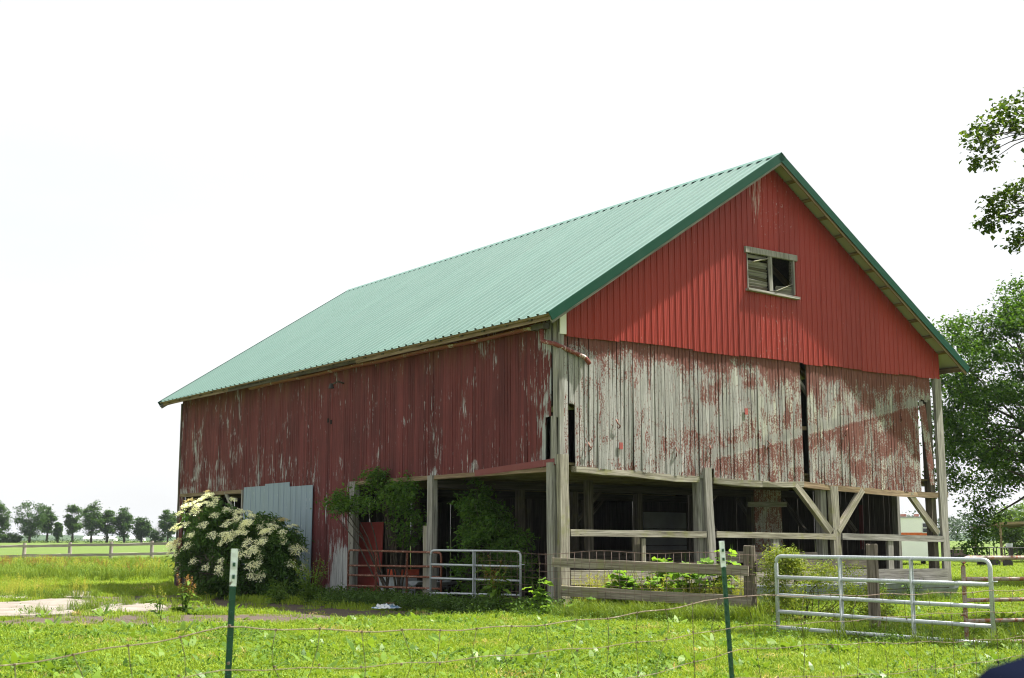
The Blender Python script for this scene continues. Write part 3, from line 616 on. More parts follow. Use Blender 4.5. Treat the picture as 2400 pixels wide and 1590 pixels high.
lampo = pipe('lamp_arm', [(-.03, 11.4, 7.0), (-.25, 11.4, 7.05), (-.4, 11.5, 6.95)], .03, wood_dark, barn, 6); MB().disc((-.42, 11.52, 6.82), .1, .16, 10, 0, .05).obj('lamp_shade', m_plain('dark_tin', (.03, .03, .03)), lampo)
# ------------------------------------------------------------------ gates, fences, posts
def gate(name, label, p0, p1, zs0, zs1, n_up, r, mat, cat='gate', foot=0.0, bend=.14, upw=None, skip=None):
    """tube gate from p0 to p1 (ground points); bar heights at both ends, lowest first"""
    p0 = Vector(p0); p1 = Vector(p1); g = empty(name, p0); d = p1 - p0; tag(g, label, cat)
    P = lambda t, z: Vector((d.x * t, d.y * t, z))
    zt0, zt1 = zs0[-1], zs1[-1]
    pipe('frame', rounded([P(0, foot), P(0, zt0), P(1, zt1), P(1, foot)], bend, 5), r * 1.05, mat, g, 10)
    for z0, z1 in list(zip(zs0, zs1))[:-1]: pipe('bar', [P(0, z0), P(.33, z0 + (z1-z0)*.33 + R_.uniform(-.006, .006)), P(.66, z0 + (z1-z0)*.66 + R_.uniform(-.006, .006)), P(1, z1)], r, mat, g, 8)
    nx = d.normalized(); nrm = Vector((-nx.y, nx.x, 0))
    for k in range(n_up):
        t = (k + 1) / (n_up + 1); w_ = (upw or r * 2.2); c0 = P(t, min(zs0[0], foot + .05)); c1 = P(t, zt0 + (zt1 - zt0) * t)
        M, L = frame_to(c0, c1, nrm); mb = MB(); mb.box((-.006, -w_/2, 0), (.006, w_/2, L)).box((.0, -w_/2, 0), (.02, -w_/2 + .006, L)).box((.0, w_/2 - .006, 0), (.02, w_/2, L))
        o = mb.obj('upright', mat, g, M); o.location = c0 - nrm * (r + .008)
    pipe('hinge', [P(0, zs0[1] + .1) - nx * .02, P(0, zs0[1] + .1) - nx * .1], .014, mat, g, 6); pipe('latch', [P(1, zs1[-2] + .05), P(1, zs1[-2] + .05) + nx * .12], .012, mat, g, 6)
    return g
gate('pipe_gate', 'long galvanised tube gate standing in the sun at the pasture edge', (5.12, 25.55, 0), (8.06, 22.24, 0), (.03, .20, .50, .81, 1.15, 1.55), (.0, .13, .42, .74, 1.11, 1.52), 2, .036, galv, upw=.10)
gate('pipe_gate', 'short blue-grey galvanised gate against the barn opening', (-2.28, 37.0, 0), (.23, 35.5, 0), (.14, .42, .83, 1.21, 1.60), (.15, .42, .80, 1.18, 1.58), 1, .031, galv, upw=.14, foot=.1)
q0 = bw(-.25, 10.45); q1 = bw(-.25, 5.1)
gate('rusty_gate', 'rusty red tube gate across the left barn opening', q0, q1, (-.02, .22, .48, .80, 1.10, 1.58), (-.0, .24, .52, .84, 1.14, 1.53), 2, .031, rust, upw=.06, foot=.0)
gate('rusty_gate', 'brown rusty tube gate behind the long galvanised gate', (7.78, 22.75, 0), (12.4, 24.6, 0), (.12, .48, .83, 1.19, 1.55), (.1, .46, .81, 1.17, 1.53), 1, .036, rust_grey, foot=.0)

def roundpost(p, h, r, label, lean=(0, 0)):
    mb = MB(); n = 14; rings = [(-.3, 1), (.5, 1.01), (1.1, .99), (h - .02, .97), (h, .93)]; vs = []; fs = []
    ph = [R_.uniform(.95, 1.05) for _ in range(n)]
    for z, s in rings:
        for k in range(n): t = 2 * math.pi * k / n; vs.append((lean[0] * z + r * s * ph[k] * math.cos(t), lean[1] * z + r * s * ph[k] * math.sin(t), z + (R_.uniform(-.01, .01) if z == h else 0)))
    for i in range(len(rings) - 1):
        for k in range(n): fs.append((i*n+k, i*n+(k+1)%n, (i+1)*n+(k+1)%n, (i+1)*n+k))
    fs.append(tuple((len(rings)-1)*n + k for k in range(n))); mb.add(vs, fs)
    o = mb.obj('fence_post', m_post, None); o.location = p; return tag(o, label, 'post', 'stout round fence posts')
m_post = m_wood('round_post_timber', (.085, .072, .058), (.27, .24, .20), .1, .2)
roundpost((5.46, 30.3, 0), 1.74, .145, 'thick round post where the board fence ends'); roundpost((6.82, 24.95, 0), 1.78, .115, 'thick round post standing behind the long galvanised gate')
bf = empty('board_fence', (1.1, 33.0, 0)); tag(bf, 'two grey boards nailed from barn corner to round post', 'fence')
def lb(p, q, w, t, m, name='board', up=(0, 1, 0)): beam(name, Vector(p) - Vector((1.1, 33, 0)), Vector(q) - Vector((1.1, 33, 0)), w, t, m, bf, up=up, seg=6, j=.01)
lb((1.0, 33.0, 1.33), (5.4, 30.12, 1.17), .22, .045, wood_fence); lb((1.22, 32.86, .63), (5.45, 30.1, .48), .25, .045, wood_fence)
lb((5.58, 30.2, 1.27), (9.3, 34.4, 1.27), .24, .045, wood_dark)
# woven mesh in front of the boards
wm = empty('mesh_fence', (.2, 33.4, 0)); tag(wm, 'sagging woven wire mesh in front of the grey boards', 'fence')
A0 = Vector((-.9, 34.0, 0)); A1 = Vector((1.3, 32.75, 0)); A2 = Vector((5.55, 29.9, 0))
def mp(t, z):
    p = A0.lerp(A1, t / .34) if t < .34 else A1.lerp(A2, (t - .34) / .66)
    return p + Vector((0, 0, z + .03 * math.sin(t * 17) * (z / 1.5))) - Vector((.2, 33.4, 0))
for i, z in enumerate((.12, .22, .33, .45, .6, .76, .93, 1.12, 1.32, 1.57)): pipe('line_wire', [mp(t, z + .02 * math.sin(t * 9 + i)) for t in np.linspace(0, 1, 22)], .0042 if i < 9 else .006, mesh_m, wm, 4)
for i in range(38):
    t = i / 37; ln = R_.uniform(-.006, .006); pipe('stay_wire', [mp(t + ln * k, z) for k, z in ((0, .05), (1, .5), (.4, 1.0), (0, 1.58))], .0038, mesh_m, wm, 4)
# near field fence: steel posts and woven wire
SP = [(-3.9, 3.8), (-1.26, 6.0), (1.36, 8.2), (4.5, 10.7), (7.0, 12.8)]
green_paint = m_flake('green_post_paint', (.012, .075, .045), (.03, .10, .06), .62, 1, 0, .4)
white_paint = m_flake('chipped_white_paint', (.72, .80, .84), (.10, .09, .07), .60, 1.6, 0, .5)
def tpost(p, h, lean, label, band):
    o = empty('steel_post', (p[0], p[1], 0)); tag(o, label, 'post', 'green steel fence posts with white tops')
    def prof(z0, z1, mat, nm, g=0):
        mb = MB(); mb.box((-.0145 - g, -.004 - g, z0), (.0145 + g, .004 + g, z1)); mb.box((-.004 - g, .0, z0), (.004 + g, .03 + g, z1))
        q = mb.obj(nm, mat, o); q.rotation_euler = (0, lean, .25); return q
    prof(-.4, h - band, green_paint, 'shaft'); q = prof(h - band, h, white_paint, 'painted_top', .0012)
    sh = MB()
    for k in range(int((h - .1) / .055)): sh.box((-.006, -.013, .1 + k * .055), (.006, -.004, .118 + k * .055))
    s = sh.obj('studs', green_paint, o); s['kind'] = 'stuff'; s.rotation_euler = (0, lean, .25)
    return o
tpost((-1.30, 6.0), 1.775, .02, 'green steel post with chipped white top, upright in the foreground', .168); tpost((1.40, 8.2), 1.815, -.055, 'green steel post with white top, leaning in front of the boards', .16)
tpost(SP[0], 1.76, 0, 'green steel post at the near left end of the wire fence', .16); tpost(SP[3], 1.8, .01, 'green steel post at the far right end of the wire fence', .16)
ff = empty('wire_fence', (1.36, 8.2, 0)); tag(ff, 'slack rusty woven wire strung between the green steel posts', 'fence')
wire_d = m_flake('dark_stay_wire', (.075, .055, .045), (.16, .12, .09), .6, 1, .2, .6)
def fw(s, z, i=0):
    k = min(int(s), len(SP) - 2); t = s - k; x = SP[k][0] + (SP[k+1][0] - SP[k][0]) * t; y = SP[k][1] + (SP[k+1][1] - SP[k][1]) * t
    top = [1.30, 1.43, 1.478, 1.45, 1.45]; zt = top[k] + (top[k+1] - top[k]) * t - .36 * t * (1 - t) * (1.0 if k != 2 else .22)
    return Vector((x - 1.36, y - 8.23, zt - z + .006 * math.sin(s * 40 + i)))
rows = [0, .165, .335, .51, .69, .87, 1.05, 1.2]
for i, z in enumerate(rows): pipe('line_wire', [fw(s, z + .02 * math.sin(s * 6 + i * 2) * (i > 0), i) for s in np.linspace(.05, 3.95, 130)], .0026 if i == 0 else .0019, wire_m, ff, 5)
for k in range(56):
    s = .1 + k * .069; b_ = R_.uniform(-.012, .012); c_ = R_.uniform(-.014, .014)
    if R_.random() < .04: continue
    pipe('stay_wire', [fw(s + b_ * q + c_ * math.sin(q * 2.2), z) for q, z in ((0, 0), (.3, .08), (1, .165), (1.6, .25), (2, .335), (2.6, .51), (2.2, .8), (2.8, 1.2))], .0019, wire_d, ff, 4)
    for q, z in ((0, 0), (1, .165), (2, .335)): pass
kn = MB()
for k in range(56):
    for z in rows[:4]:
        p = fw(.1 + k * .069, z); kn.box((p.x - .005, p.y - .005, p.z - .005), (p.x + .005, p.y + .005, p.z + .005), j=.002)
o = kn.obj('wire_knots', wire_m, ff); o['kind'] = 'stuff'

# ------------------------------------------------------------------ things in and around the barn
trough_m = m_plain('grey_trough_metal', (.20, .225, .235), .65, .0, .3, .25, 2)
tr = empty('feed_trough', bw(8, -.65, 0), TH); tag(tr, 'long grey metal feed trough lying along the gable', 'trough')
mb = MB(); n = 9; ss = [-7.35, -7.25, 6.3, 6.9, 7.2, 7.42]; kz = [0, .02, 0, .02, .12, .34]; kw = [.9, 1, 1, .95, .8, .5]
for s_, dz, kk in zip(ss, kz, kw):
    for k in range(n):
        t = math.pi + math.pi * k / (n - 1); mb.v.append((s_, .42 * kk * math.cos(t), .60 + (.56 - dz) * math.sin(t) * (1 if abs(math.sin(t)) < .8 else 1)))
for i in range(len(ss) - 1):
    for k in range(n - 1): mb.f.append((i*n+k, i*n+k+1, (i+1)*n+k+1, (i+1)*n+k))
mb.f += [tuple(range(n))[::-1], tuple((len(ss)-1)*n + k for k in range(n))]; mb.m = [0] * len(mb.f)
mb.obj('shell', trough_m, tr, smooth=False); MB().box((-7.2, -.38, .40), (6.6, .38, .47), j=.03).obj('feed', m_plain('trough_dark_fill', (.07, .055, .035), 1), tr)  # the fill is a dark slab added to shade the bright trough inside
for sg in (-1, 1): pipe('rim', [(-7.35, sg * .42, .61), (6.3, sg * .42, .61), (6.9, sg * .40, .61), (7.42, sg * .21, .61)], .018, trough_m, tr, 6)
# inner things
gd = empty('door_panel', bw(9.75, 6.6, 0), TH + .03); tag(gd, 'dark grey sectional door leaning inside the barn', 'door')
grey_p = m_plain('dark_grey_paint', (.085, .09, .105), .5, 0, .4, .12, 3)
for i in range(5):
    z = .05 + i * .56; MB().box((-1.0, -.03 + .012 * (i % 2), z), (1.0, .02 + .012 * (i % 2), z + .54)).obj('section', grey_p, gd)
rp = MB().box((-.56, -.02, 0), (.56, .02, 2.4), j=.01).obj('red_panel', m_plain('red_plywood', (.36, .065, .055), .6, 0, .3, .1, 2)); rp.matrix_world = BM @ Matrix.Translation((.9, 11.15, .08)) @ Matrix.Rotation(rad(-78), 4, 'Z') @ Matrix.Rotation(-.04, 4, 'X'); tag(rp, 'flat red panel standing beside the grey barn post', 'panel')
tub = empty('storage_tub', bw(.9, 9.35, 0), TH); tag(tub, 'white plastic tub with a red lid behind the rusty gate', 'tub')
tubm = m_plain('dull_white_plastic', (.42, .46, .48), .5)
MB().add([(-.3, -.5, 0), (.3, -.5, 0), (.3, .5, 0), (-.3, .5, 0), (-.36, -.58, .8), (.36, -.58, .8), (.36, .58, .8), (-.36, .58, .8)], [(0, 3, 2, 1), (0, 1, 5, 4), (1, 2, 6, 5), (2, 3, 7, 6), (3, 0, 4, 7)]).obj('body', tubm, tub)
MB().box((-.3, -.62, .80), (.38, .2, .98), j=.02).obj('lid', m_plain('orange_red_plastic', (.50, .075, .03), .4), tub); MB().box((-.38, -.6, .74), (.38, .6, .79)).obj('rim', tubm, tub)
st = empty('stool', bw(1.3, 7.4, 0), TH); tag(st, 'thin-legged round stool in the dark behind the rusty gate', 'stool'); stm = m_plain('dull_steel', (.22, .23, .24), .5, .5)
MB().disc((0, 0, 1.08), .34, .05, 16).obj('seat', stm, st)
for k in range(4):
    t = k * math.pi / 2 + .5; pipe('leg', [(.27 * math.cos(t), .27 * math.sin(t), 1.08), (.33 * math.cos(t), .33 * math.sin(t), 0)], .016, stm, st, 6)
pipe('ring', [(.29 * math.cos(t), .29 * math.sin(t), .5) for t in np.linspace(0, 2 * math.pi, 17)], .012, stm, st, 5)
tr2 = MB()
for i in range(9):
    for k in range(5): tr2.v.append((-.75 + 1.5 * i / 8, -.3 + .15 * k, .3 + .12 * ((k - 2) / 2) ** 2 + .02 * math.sin(i)))
for i in range(8):
    for k in range(4): tr2.f.append((i*5+k, i*5+k+1, (i+1)*5+k+1, (i+1)*5+k))
tr2.m = [0] * len(tr2.f); o = tr2.obj('sheet_scrap', tubm); o.matrix_world = BM @ Matrix.Translation((.8, 7.1, .25)); tag(o, 'curved pale sheet scrap lying behind the rusty gate', 'scrap')
# crumpled feed bag on the grass
N = 14; mb = MB()
for i in range(N + 1):
    for k in range(N + 1):
        x = i / N - .5; y = k / N - .5; e = 1 - max(abs(x), abs(y)) * 2
        mb.v.append((x * 1.0 + .05 * math.sin(k * 1.9), y * .55 + .04 * math.sin(i * 2.3), max(.0, .04 + .17 * min(1, e * 2.2) * (.55 + .45 * math.sin(i * 1.3 + 1) * math.sin(k * 1.1 + .6)) + R_.uniform(-.012, .012))))
for i in range(N):
    for k in range(N): mb.f.append((i*(N+1)+k, i*(N+1)+k+1, (i+1)*(N+1)+k+1, (i+1)*(N+1)+k))
mb.m = [0] * len(mb.f); k_ = NT('printed_bag'); pn = k_.noise(k_.coord(), 4.5, 3); bagm = k_.fin(k_.mix(k_.step(pn, .52, .56), (.70, .74, .74), (.20, .32, .45)), .5)
o = mb.obj('feed_bag', bagm); o.matrix_world = Matrix.Translation((-3.35, 35.4, .06)) @ Matrix.Rotation(.5, 4, 'Z') @ Matrix.Scale(.72, 4); tag(o, 'crumpled white plastic feed bag lying on the grass', 'bag')
o = pipe('loose_pipe', [(-3.5, 36.6, .16), (-2.75, 36.3, .14)], .035, rust, None, 8); tag(o, 'short rusty pipe lying beside the white bag', 'pipe')
# ------------------------------------------------------------------ vegetation
def leaf_arrays(P, size, asp=.5, upb=.7, droop=.2, D=None, rng=RN):
    n = len(P); d = rng.normal(size=(n, 3)) if D is None else D + rng.normal(size=(n, 3)) * .45
    d[:, 2] = d[:, 2] * .6 - droop; d /= np.linalg.norm(d, axis=1, keepdims=True) + 1e-9
    nn = rng.normal(size=(n, 3)) * (1 - upb) + np.array([0, 0, upb]); nn -= d * (nn * d).sum(1, keepdims=True); nn /= np.linalg.norm(nn, axis=1, keepdims=True) + 1e-9
    s = np.cross(d, nn); sz = (size * rng.uniform(.6, 1.3, n))[:, None]
    V = np.empty((n, 4, 3)); V[:, 0] = P; V[:, 1] = P + d * sz * .45 + s * sz * asp * .5 + nn * sz * .06; V[:, 2] = P + d * sz - nn * sz * .14; V[:, 3] = P + d * sz * .45 - s * sz * asp * .5 + nn * sz * .06
    return V.reshape(-1, 3), np.arange(4 * n).reshape(-1, 4)
def leaf_obj(name, P, size, mat, parent=None, **kw):
    V, F = leaf_arrays(np.asarray(P, float), size, **kw); return addobj(name, npmesh(name, V, F, mat), parent)
def in_ell(n, c, r, shell=.55, rng=RN):
    d = rng.normal(size=(n, 3)); d /= np.linalg.norm(d, axis=1, keepdims=True); q = rng.uniform(shell ** 3, 1, n)[:, None] ** (1/3); return np.asarray(c) + d * q * np.asarray(r)
def clumps(centres, per, spread, flat=.6, rng=RN):
    c = np.repeat(np.asarray(centres, float), per, axis=0); return c + rng.normal(size=c.shape) * np.array([spread, spread, spread * flat])
def limbs(name, base, h, tips, r0, mat, parent, trunk_top=.5, bow=.12, n=6):
    """trunk plus one curved limb to each tip"""
    tr = MB(); top = Vector((R_.uniform(-.03, .03) * h, R_.uniform(-.03, .03) * h, h * trunk_top))
    tr.tube([(0, 0, -.2), (top.x * .3, top.y * .3, top.z * .35), (top.x * .6, top.y * .7, top.z * .7), top], [r0 * 1.25, r0, r0 * .8, r0 * .6], 8)
    tr.obj('trunk', mat, parent, smooth=True); lb_ = MB()
    for t in tips:
        t = Vector(t); s = R_.uniform(.35, 1.0); p0 = top * s; m = p0.lerp(t, .5) + Vector((R_.uniform(-1, 1), R_.uniform(-1, 1), R_.uniform(-.2, 1))) * bow * (t - p0).length
        m0 = p0.lerp(m, .5) + Vector((0, 0, .05 * h)); rr = r0 * R_.uniform(.22, .38); lb_.tube([p0, m0, m, t], [rr, rr * .75, rr * .5, rr * .14], 5, cap=False)
    o = lb_.obj('branches', mat, parent, smooth=True); o['kind'] = 'stuff'; return o
bark = m_wood('tree_bark', (.055, .045, .035), (.14, .12, .10))
L_far = m_leaf('far_tree_leaf', (.020, .058, .011), (.065, .135, .022), .3, obj=1); L_mid = m_leaf('tree_leaf', (.018, .056, .009), (.085, .175, .02), .4)
L_maple = m_leaf('maple_leaf', (.022, .055, .010), (.085, .135, .018), .4); L_elder = m_leaf('elder_leaf', (.028, .080, .014), (.085, .175, .03), .25)
L_vine = m_leaf('sapling_leaf', (.035, .095, .016), (.11, .21, .034), .4); L_shrub = m_leaf('yellow_green_leaf', (.10, .17, .02), (.24, .28, .035), .35)
L_weed = m_leaf('weed_leaf', (.055, .125, .018), (.13, .225, .032), .3, obj=1); L_dock = m_leaf('dock_leaf', (.060, .135, .018), (.15, .25, .032), .35, rough=.4, obj=1)
L_grass = m_leaf('grass_blade', (.140, .240, .020), (.275, .365, .042), .3, obj=1); L_tall = m_leaf('tall_grass_blade', (.085, .155, .015), (.18, .25, .03), .3, obj=1)
L_dry = m_leaf('dry_grass_blade', (.32, .27, .10), (.52, .44, .20), .3, obj=1); L_seed = m_leaf('seed_grass', (.26, .31, .045), (.42, .42, .08), .3, obj=1); L_rust = m_leaf('dock_seed', (.20, .105, .035), (.32, .20, .06), .2, obj=1)
L_ivy = m_leaf('ground_cover_leaf', (.030, .072, .014), (.070, .135, .026), .25, obj=1); L_flower = m_leaf('cream_flower', (.80, .84, .55), (.92, .94, .74), .25); L_flower2 = m_leaf('tan_flower', (.42, .36, .14), (.62, .54, .28), .2)
L_yel = m_leaf('yellow_flower', (.45, .36, .03), (.6, .45, .03), .2); L_wood = m_leaf('distant_wood_leaf', (.020, .045, .016), (.045, .085, .030), .2)

# --- ground plants as scattered stuff: source clumps, then points that carry them
src = bpy.data.collections.new('clump_sources')
def blades(n, rad_, h0, h1, wd, lean, mat, rng, extra=None):
    V = []; F3 = []; F4 = []
    for _ in range(n):
        a = rng.uniform(0, 6.28); r = rad_ * math.sqrt(rng.uniform(0, 1)); x, y = r * math.cos(a), r * math.sin(a); h = rng.uniform(h0, h1); t = rng.uniform(0, 6.28)
        l = lean * rng.uniform(.3, 1) * h; dx, dy = math.cos(t) * l, math.sin(t) * l; wx, wy = -math.sin(t + rng.uniform(-1, 1)) * wd, math.cos(t) * wd; k = len(V)
        V += [(x - wx, y - wy, -.01), (x + wx, y + wy, -.01), (x + dx * .35 + wx * .8, y + dy * .35 + wy * .8, h * .6), (x + dx * .35 - wx * .8, y + dy * .35 - wy * .8, h * .6), (x + dx, y + dy, h * (1 - .3 * lean))]
        F4.append((k, k + 1, k + 2, k + 3)); F3.append((k + 3, k + 2, k + 4))
    me = bpy.data.meshes.new('grass_clump'); me.from_pydata(V, [], F4 + F3); me.materials.append(mat); return me
def rosette(n, ln, wd, up, mat, rng, segs=3):
    V = []; F = []
    for i in range(n):
        a = i * 2.4 + rng.uniform(-.4, .4); L = ln * rng.uniform(.6, 1.2); e = up * rng.uniform(.5, 1.3); c, s = math.cos(a), math.sin(a); k = len(V); W = wd * L
        for q in range(segs + 1):
            t = q / segs; rr = L * t * math.cos(e * .6) + .01; z = L * math.sin(e) * t - .45 * L * t * t * .6; ww = W * (math.sin(math.pi * (t * .85 + .1)) ** .8) * .5
            V += [(c * rr - s * ww, s * rr + c * ww, z), (c * rr + s * ww, s * rr - c * ww, z)]
        for q in range(segs): F.append((k + 2*q, k + 2*q + 1, k + 2*q + 3, k + 2*q + 2))
    me = bpy.data.meshes.new('leaf_clump'); me.from_pydata(V, [], F); me.materials.append(mat); return me
def leafpatch(n, rad_, h, sz, mat, rng, asp=.8):
    P = np.column_stack([rng.normal(size=n) * rad_ * .6, rng.normal(size=n) * rad_ * .6, rng.uniform(.01, h, n)]); V, F = leaf_arrays(P, sz, asp, .8, 0, rng=rng); return npmesh('leaf_patch', V, F, mat)
def stalks(n, rad_, h0, h1, mat_s, mat_h, rng, hd=.25, bl=14):
    g = blades(n, rad_, h0, h1, .004, .22, mat_s, rng); V = [tuple(v.co) for v in g.vertices]; F = [tuple(p.vertices) for p in g.polygons]; mi = [0] * len(F)
    P = []
    for i in range(n):
        tip = Vector(V[i * 5 + 4]); b0 = Vector(V[i * 5 + 3])
        for _ in range(bl): P.append(tip.lerp(b0, rng.uniform(-.05, hd * 2)) + Vector((rng.normal() * .012, rng.normal() * .012, 0)))
    v2, f2 = leaf_arrays(np.array([tuple(p) for p in P]), .03, .5, .3, -.5, rng=rng); k = len(V); V += [tuple(p) for p in v2]; F += [tuple(int(i) + k for i in f) for f in f2]; mi += [1] * len(f2)
    me = bpy.data.meshes.new('seed_clump'); me.from_pydata(V, [], F); me.materials.append(mat_s); me.materials.append(mat_h); me.polygons.foreach_set('material_index', mi); return me
rg = np.random.default_rng(3)
SRC = [blades(46, .16, .035, .085, .0045, .8, L_grass, rg), blades(46, .17, .05, .12, .005, .7, L_grass, rg), blades(40, .16, .04, .10, .0045, .9, L_grass, rg),     # 0-2 short grass
       rosette(9, .15, .42, .55, L_dock, rg), rosette(7, .20, .33, .8, L_dock, rg), leafpatch(40, .16, .07, .035, L_weed, rg),                                   # 3-5 broad leaves, clover
       blades(44, .16, .30, .62, .006, .75, L_tall, rg), stalks(12, .18, .45, .8, L_seed, L_seed, rg), stalks(5, .12, .5, .85, L_rust, L_rust, rg, .35, 45),           # 6-8 tall
       blades(36, .17, .04, .11, .0045, 1.0, L_dry, rg), leafpatch(60, .2, .28, .05, L_ivy, rg), leafpatch(70, .26, .26, .055, L_weed, rg, .45)]                      # 9 dry, 10 ivy, 11 leafy weed
for i, me in enumerate(SRC):
    o = bpy.data.objects.new('clump_%02d' % i, me); src.objects.link(o)
def scatter(name, label, P, S, I, tilt=.15):
    n = len(P); me = bpy.data.meshes.new(name); me.vertices.add(n); me.vertices.foreach_set('co', np.asarray(P, np.float32).ravel())
    at = me.attributes.new('scl', 'FLOAT', 'POINT'); at.data.foreach_set('value', np.asarray(S, np.float32))
    at = me.attributes.new('idx', 'INT', 'POINT'); at.data.foreach_set('value', np.asarray(I, np.int32))
    rot = np.column_stack([RN.normal(size=n) * tilt, RN.normal(size=n) * tilt, RN.uniform(0, 6.28, n)]); at = me.attributes.new('rot', 'FLOAT_VECTOR', 'POINT'); at.data.foreach_set('vector', rot.astype(np.float32).ravel())
    o = addobj(name, me); tag(o, label, name, kind='stuff')
    g = bpy.data.node_groups.new(name, 'GeometryNodeTree'); g.interface.new_socket('Geometry', in_out='INPUT', socket_type='NodeSocketGeometry'); g.interface.new_socket('Geometry', in_out='OUTPUT', socket_type='NodeSocketGeometry')
    N_ = g.nodes.new; a = N_('NodeGroupInput'); z = N_('NodeGroupOutput'); ci = N_('GeometryNodeCollectionInfo'); ci.inputs[0].default_value = src; ci.inputs[1].default_value = True; ci.inputs[2].default_value = True
    ip = N_('GeometryNodeInstanceOnPoints'); ip.inputs['Pick Instance'].default_value = True
    def attr(nm, ty): q = N_('GeometryNodeInputNamedAttribute'); q.data_type = ty; q.inputs[0].default_value = nm; return q.outputs[0]
    l = g.links.new; l(a.outputs[0], ip.inputs['Points']); l(ci.outputs[0], ip.inputs['Instance']); l(attr('idx', 'INT'), ip.inputs['Instance Index']); l(attr('scl', 'FLOAT'), ip.inputs['Scale']); l(attr('rot', 'FLOAT_VECTOR'), ip.inputs['Rotation']); l(ip.outputs[0], z.inputs[0])
    md = o.modifiers.new('scatter', 'NODES'); md.node_group = g; return o
def vn(x, y, f, s=0):
    return (np.sin(x * f + s) * np.cos(y * f * 1.13 + s * 2) + .6 * np.sin(x * f * 2.3 + y * f * 1.7 + s) + .4 * np.cos(x * f * 4.1 - y * f * 3.3 + s * 3)) / 2
def region(n_per, y0, y1, mar=1.16):
    A = .394 * mar * (y1 * y1 - y0 * y0) + 2 * (y1 - y0); n = int(A * n_per); y = np.sqrt(RN.uniform(y0 * y0, y1 * y1, n)); x = RN.uniform(-1, 1, n) * (y * .394 * mar + 1); return x, y
inv = np.array(BI)
def barn_ab(x, y): return inv[0, 0] * x + inv[0, 1] * y + inv[0, 3], inv[1, 0] * x + inv[1, 1] * y + inv[1, 3]
def dirt_v(x, y):
    b = np.full(len(x), 9.)
    for cx, cy, rx, ry, an in DIRT:
        dx, dy = x - cx, y - cy; c, s = math.cos(an), math.sin(an); b = np.minimum(b, np.hypot((dx*c + dy*s) / rx, (dy*c - dx*s) / ry))
    return b + vn(x, y, 1.7, 2) * .22
def in_poly(x, y, poly):
    r = np.zeros(len(x), bool); j = len(poly) - 1
    for i in range(len(poly)):
        xi, yi = poly[i]; xj, yj = poly[j]; r ^= ((yi > y) != (yj > y)) & (x < (xj - xi) * (y - yi) / (yj - yi + 1e-9) + xi); j = i
    return r
def keep_ground(x, y, thin=.06):
    a, b = barn_ab(x, y); k = ~((a > -.15) & (a < BW + .2) & (b > -.2) & (b < BL + .2)); d = dirt_v(x, y); k &= (d > 1.05) | (RN.random(len(x)) < thin + .3 * np.clip((d - .8) / .25, 0, 1))
    for s in SLABS: k &= ~in_poly(x, y, s)
    return k
def gz(x, y): return np.zeros(len(x))
def make_grass():
    X = []; Y = []; S = []; I = []
    for per, y0, y1, sc_ in ((75, 12.2, 20, 1.0), (60, 20, 27, 1.05), (42, 27, 37, 1.2), (22, 37, 60, 1.6)):
        x, y = region(per, y0, y1); k = keep_ground(x, y); x, y = x[k], y[k]; n = len(x); dry = vn(x, y, .9, 5) > .62
        i = RN.integers(0, 3, n); i[dry & (RN.random(n) < .5)] = 9; s = sc_ * RN.uniform(.7, 1.3, n) * (1 + .35 * np.clip(vn(x, y, .6, 1), -.6, 1))
        X.append(x); Y.append(y); S.append(s); I.append(i)
    x, y = region(7, 60, 121, 1.1); k = keep_ground(x, y); x, y = x[k], y[k]; n = len(x); i = RN.choice([1, 1, 1, 6], n); i[x > -5] = 1
    X.append(x); Y.append(y); S.append(np.where(i == 1, 2.6, 1.5) * RN.uniform(.7, 1.2, n)); I.append(i)
    X, Y, S, I = map(np.concatenate, (X, Y, S, I)); scatter('grass', 'short sunlit pasture grass round the barn', np.column_stack([X, Y, gz(X, Y)]), S, I)
make_grass()
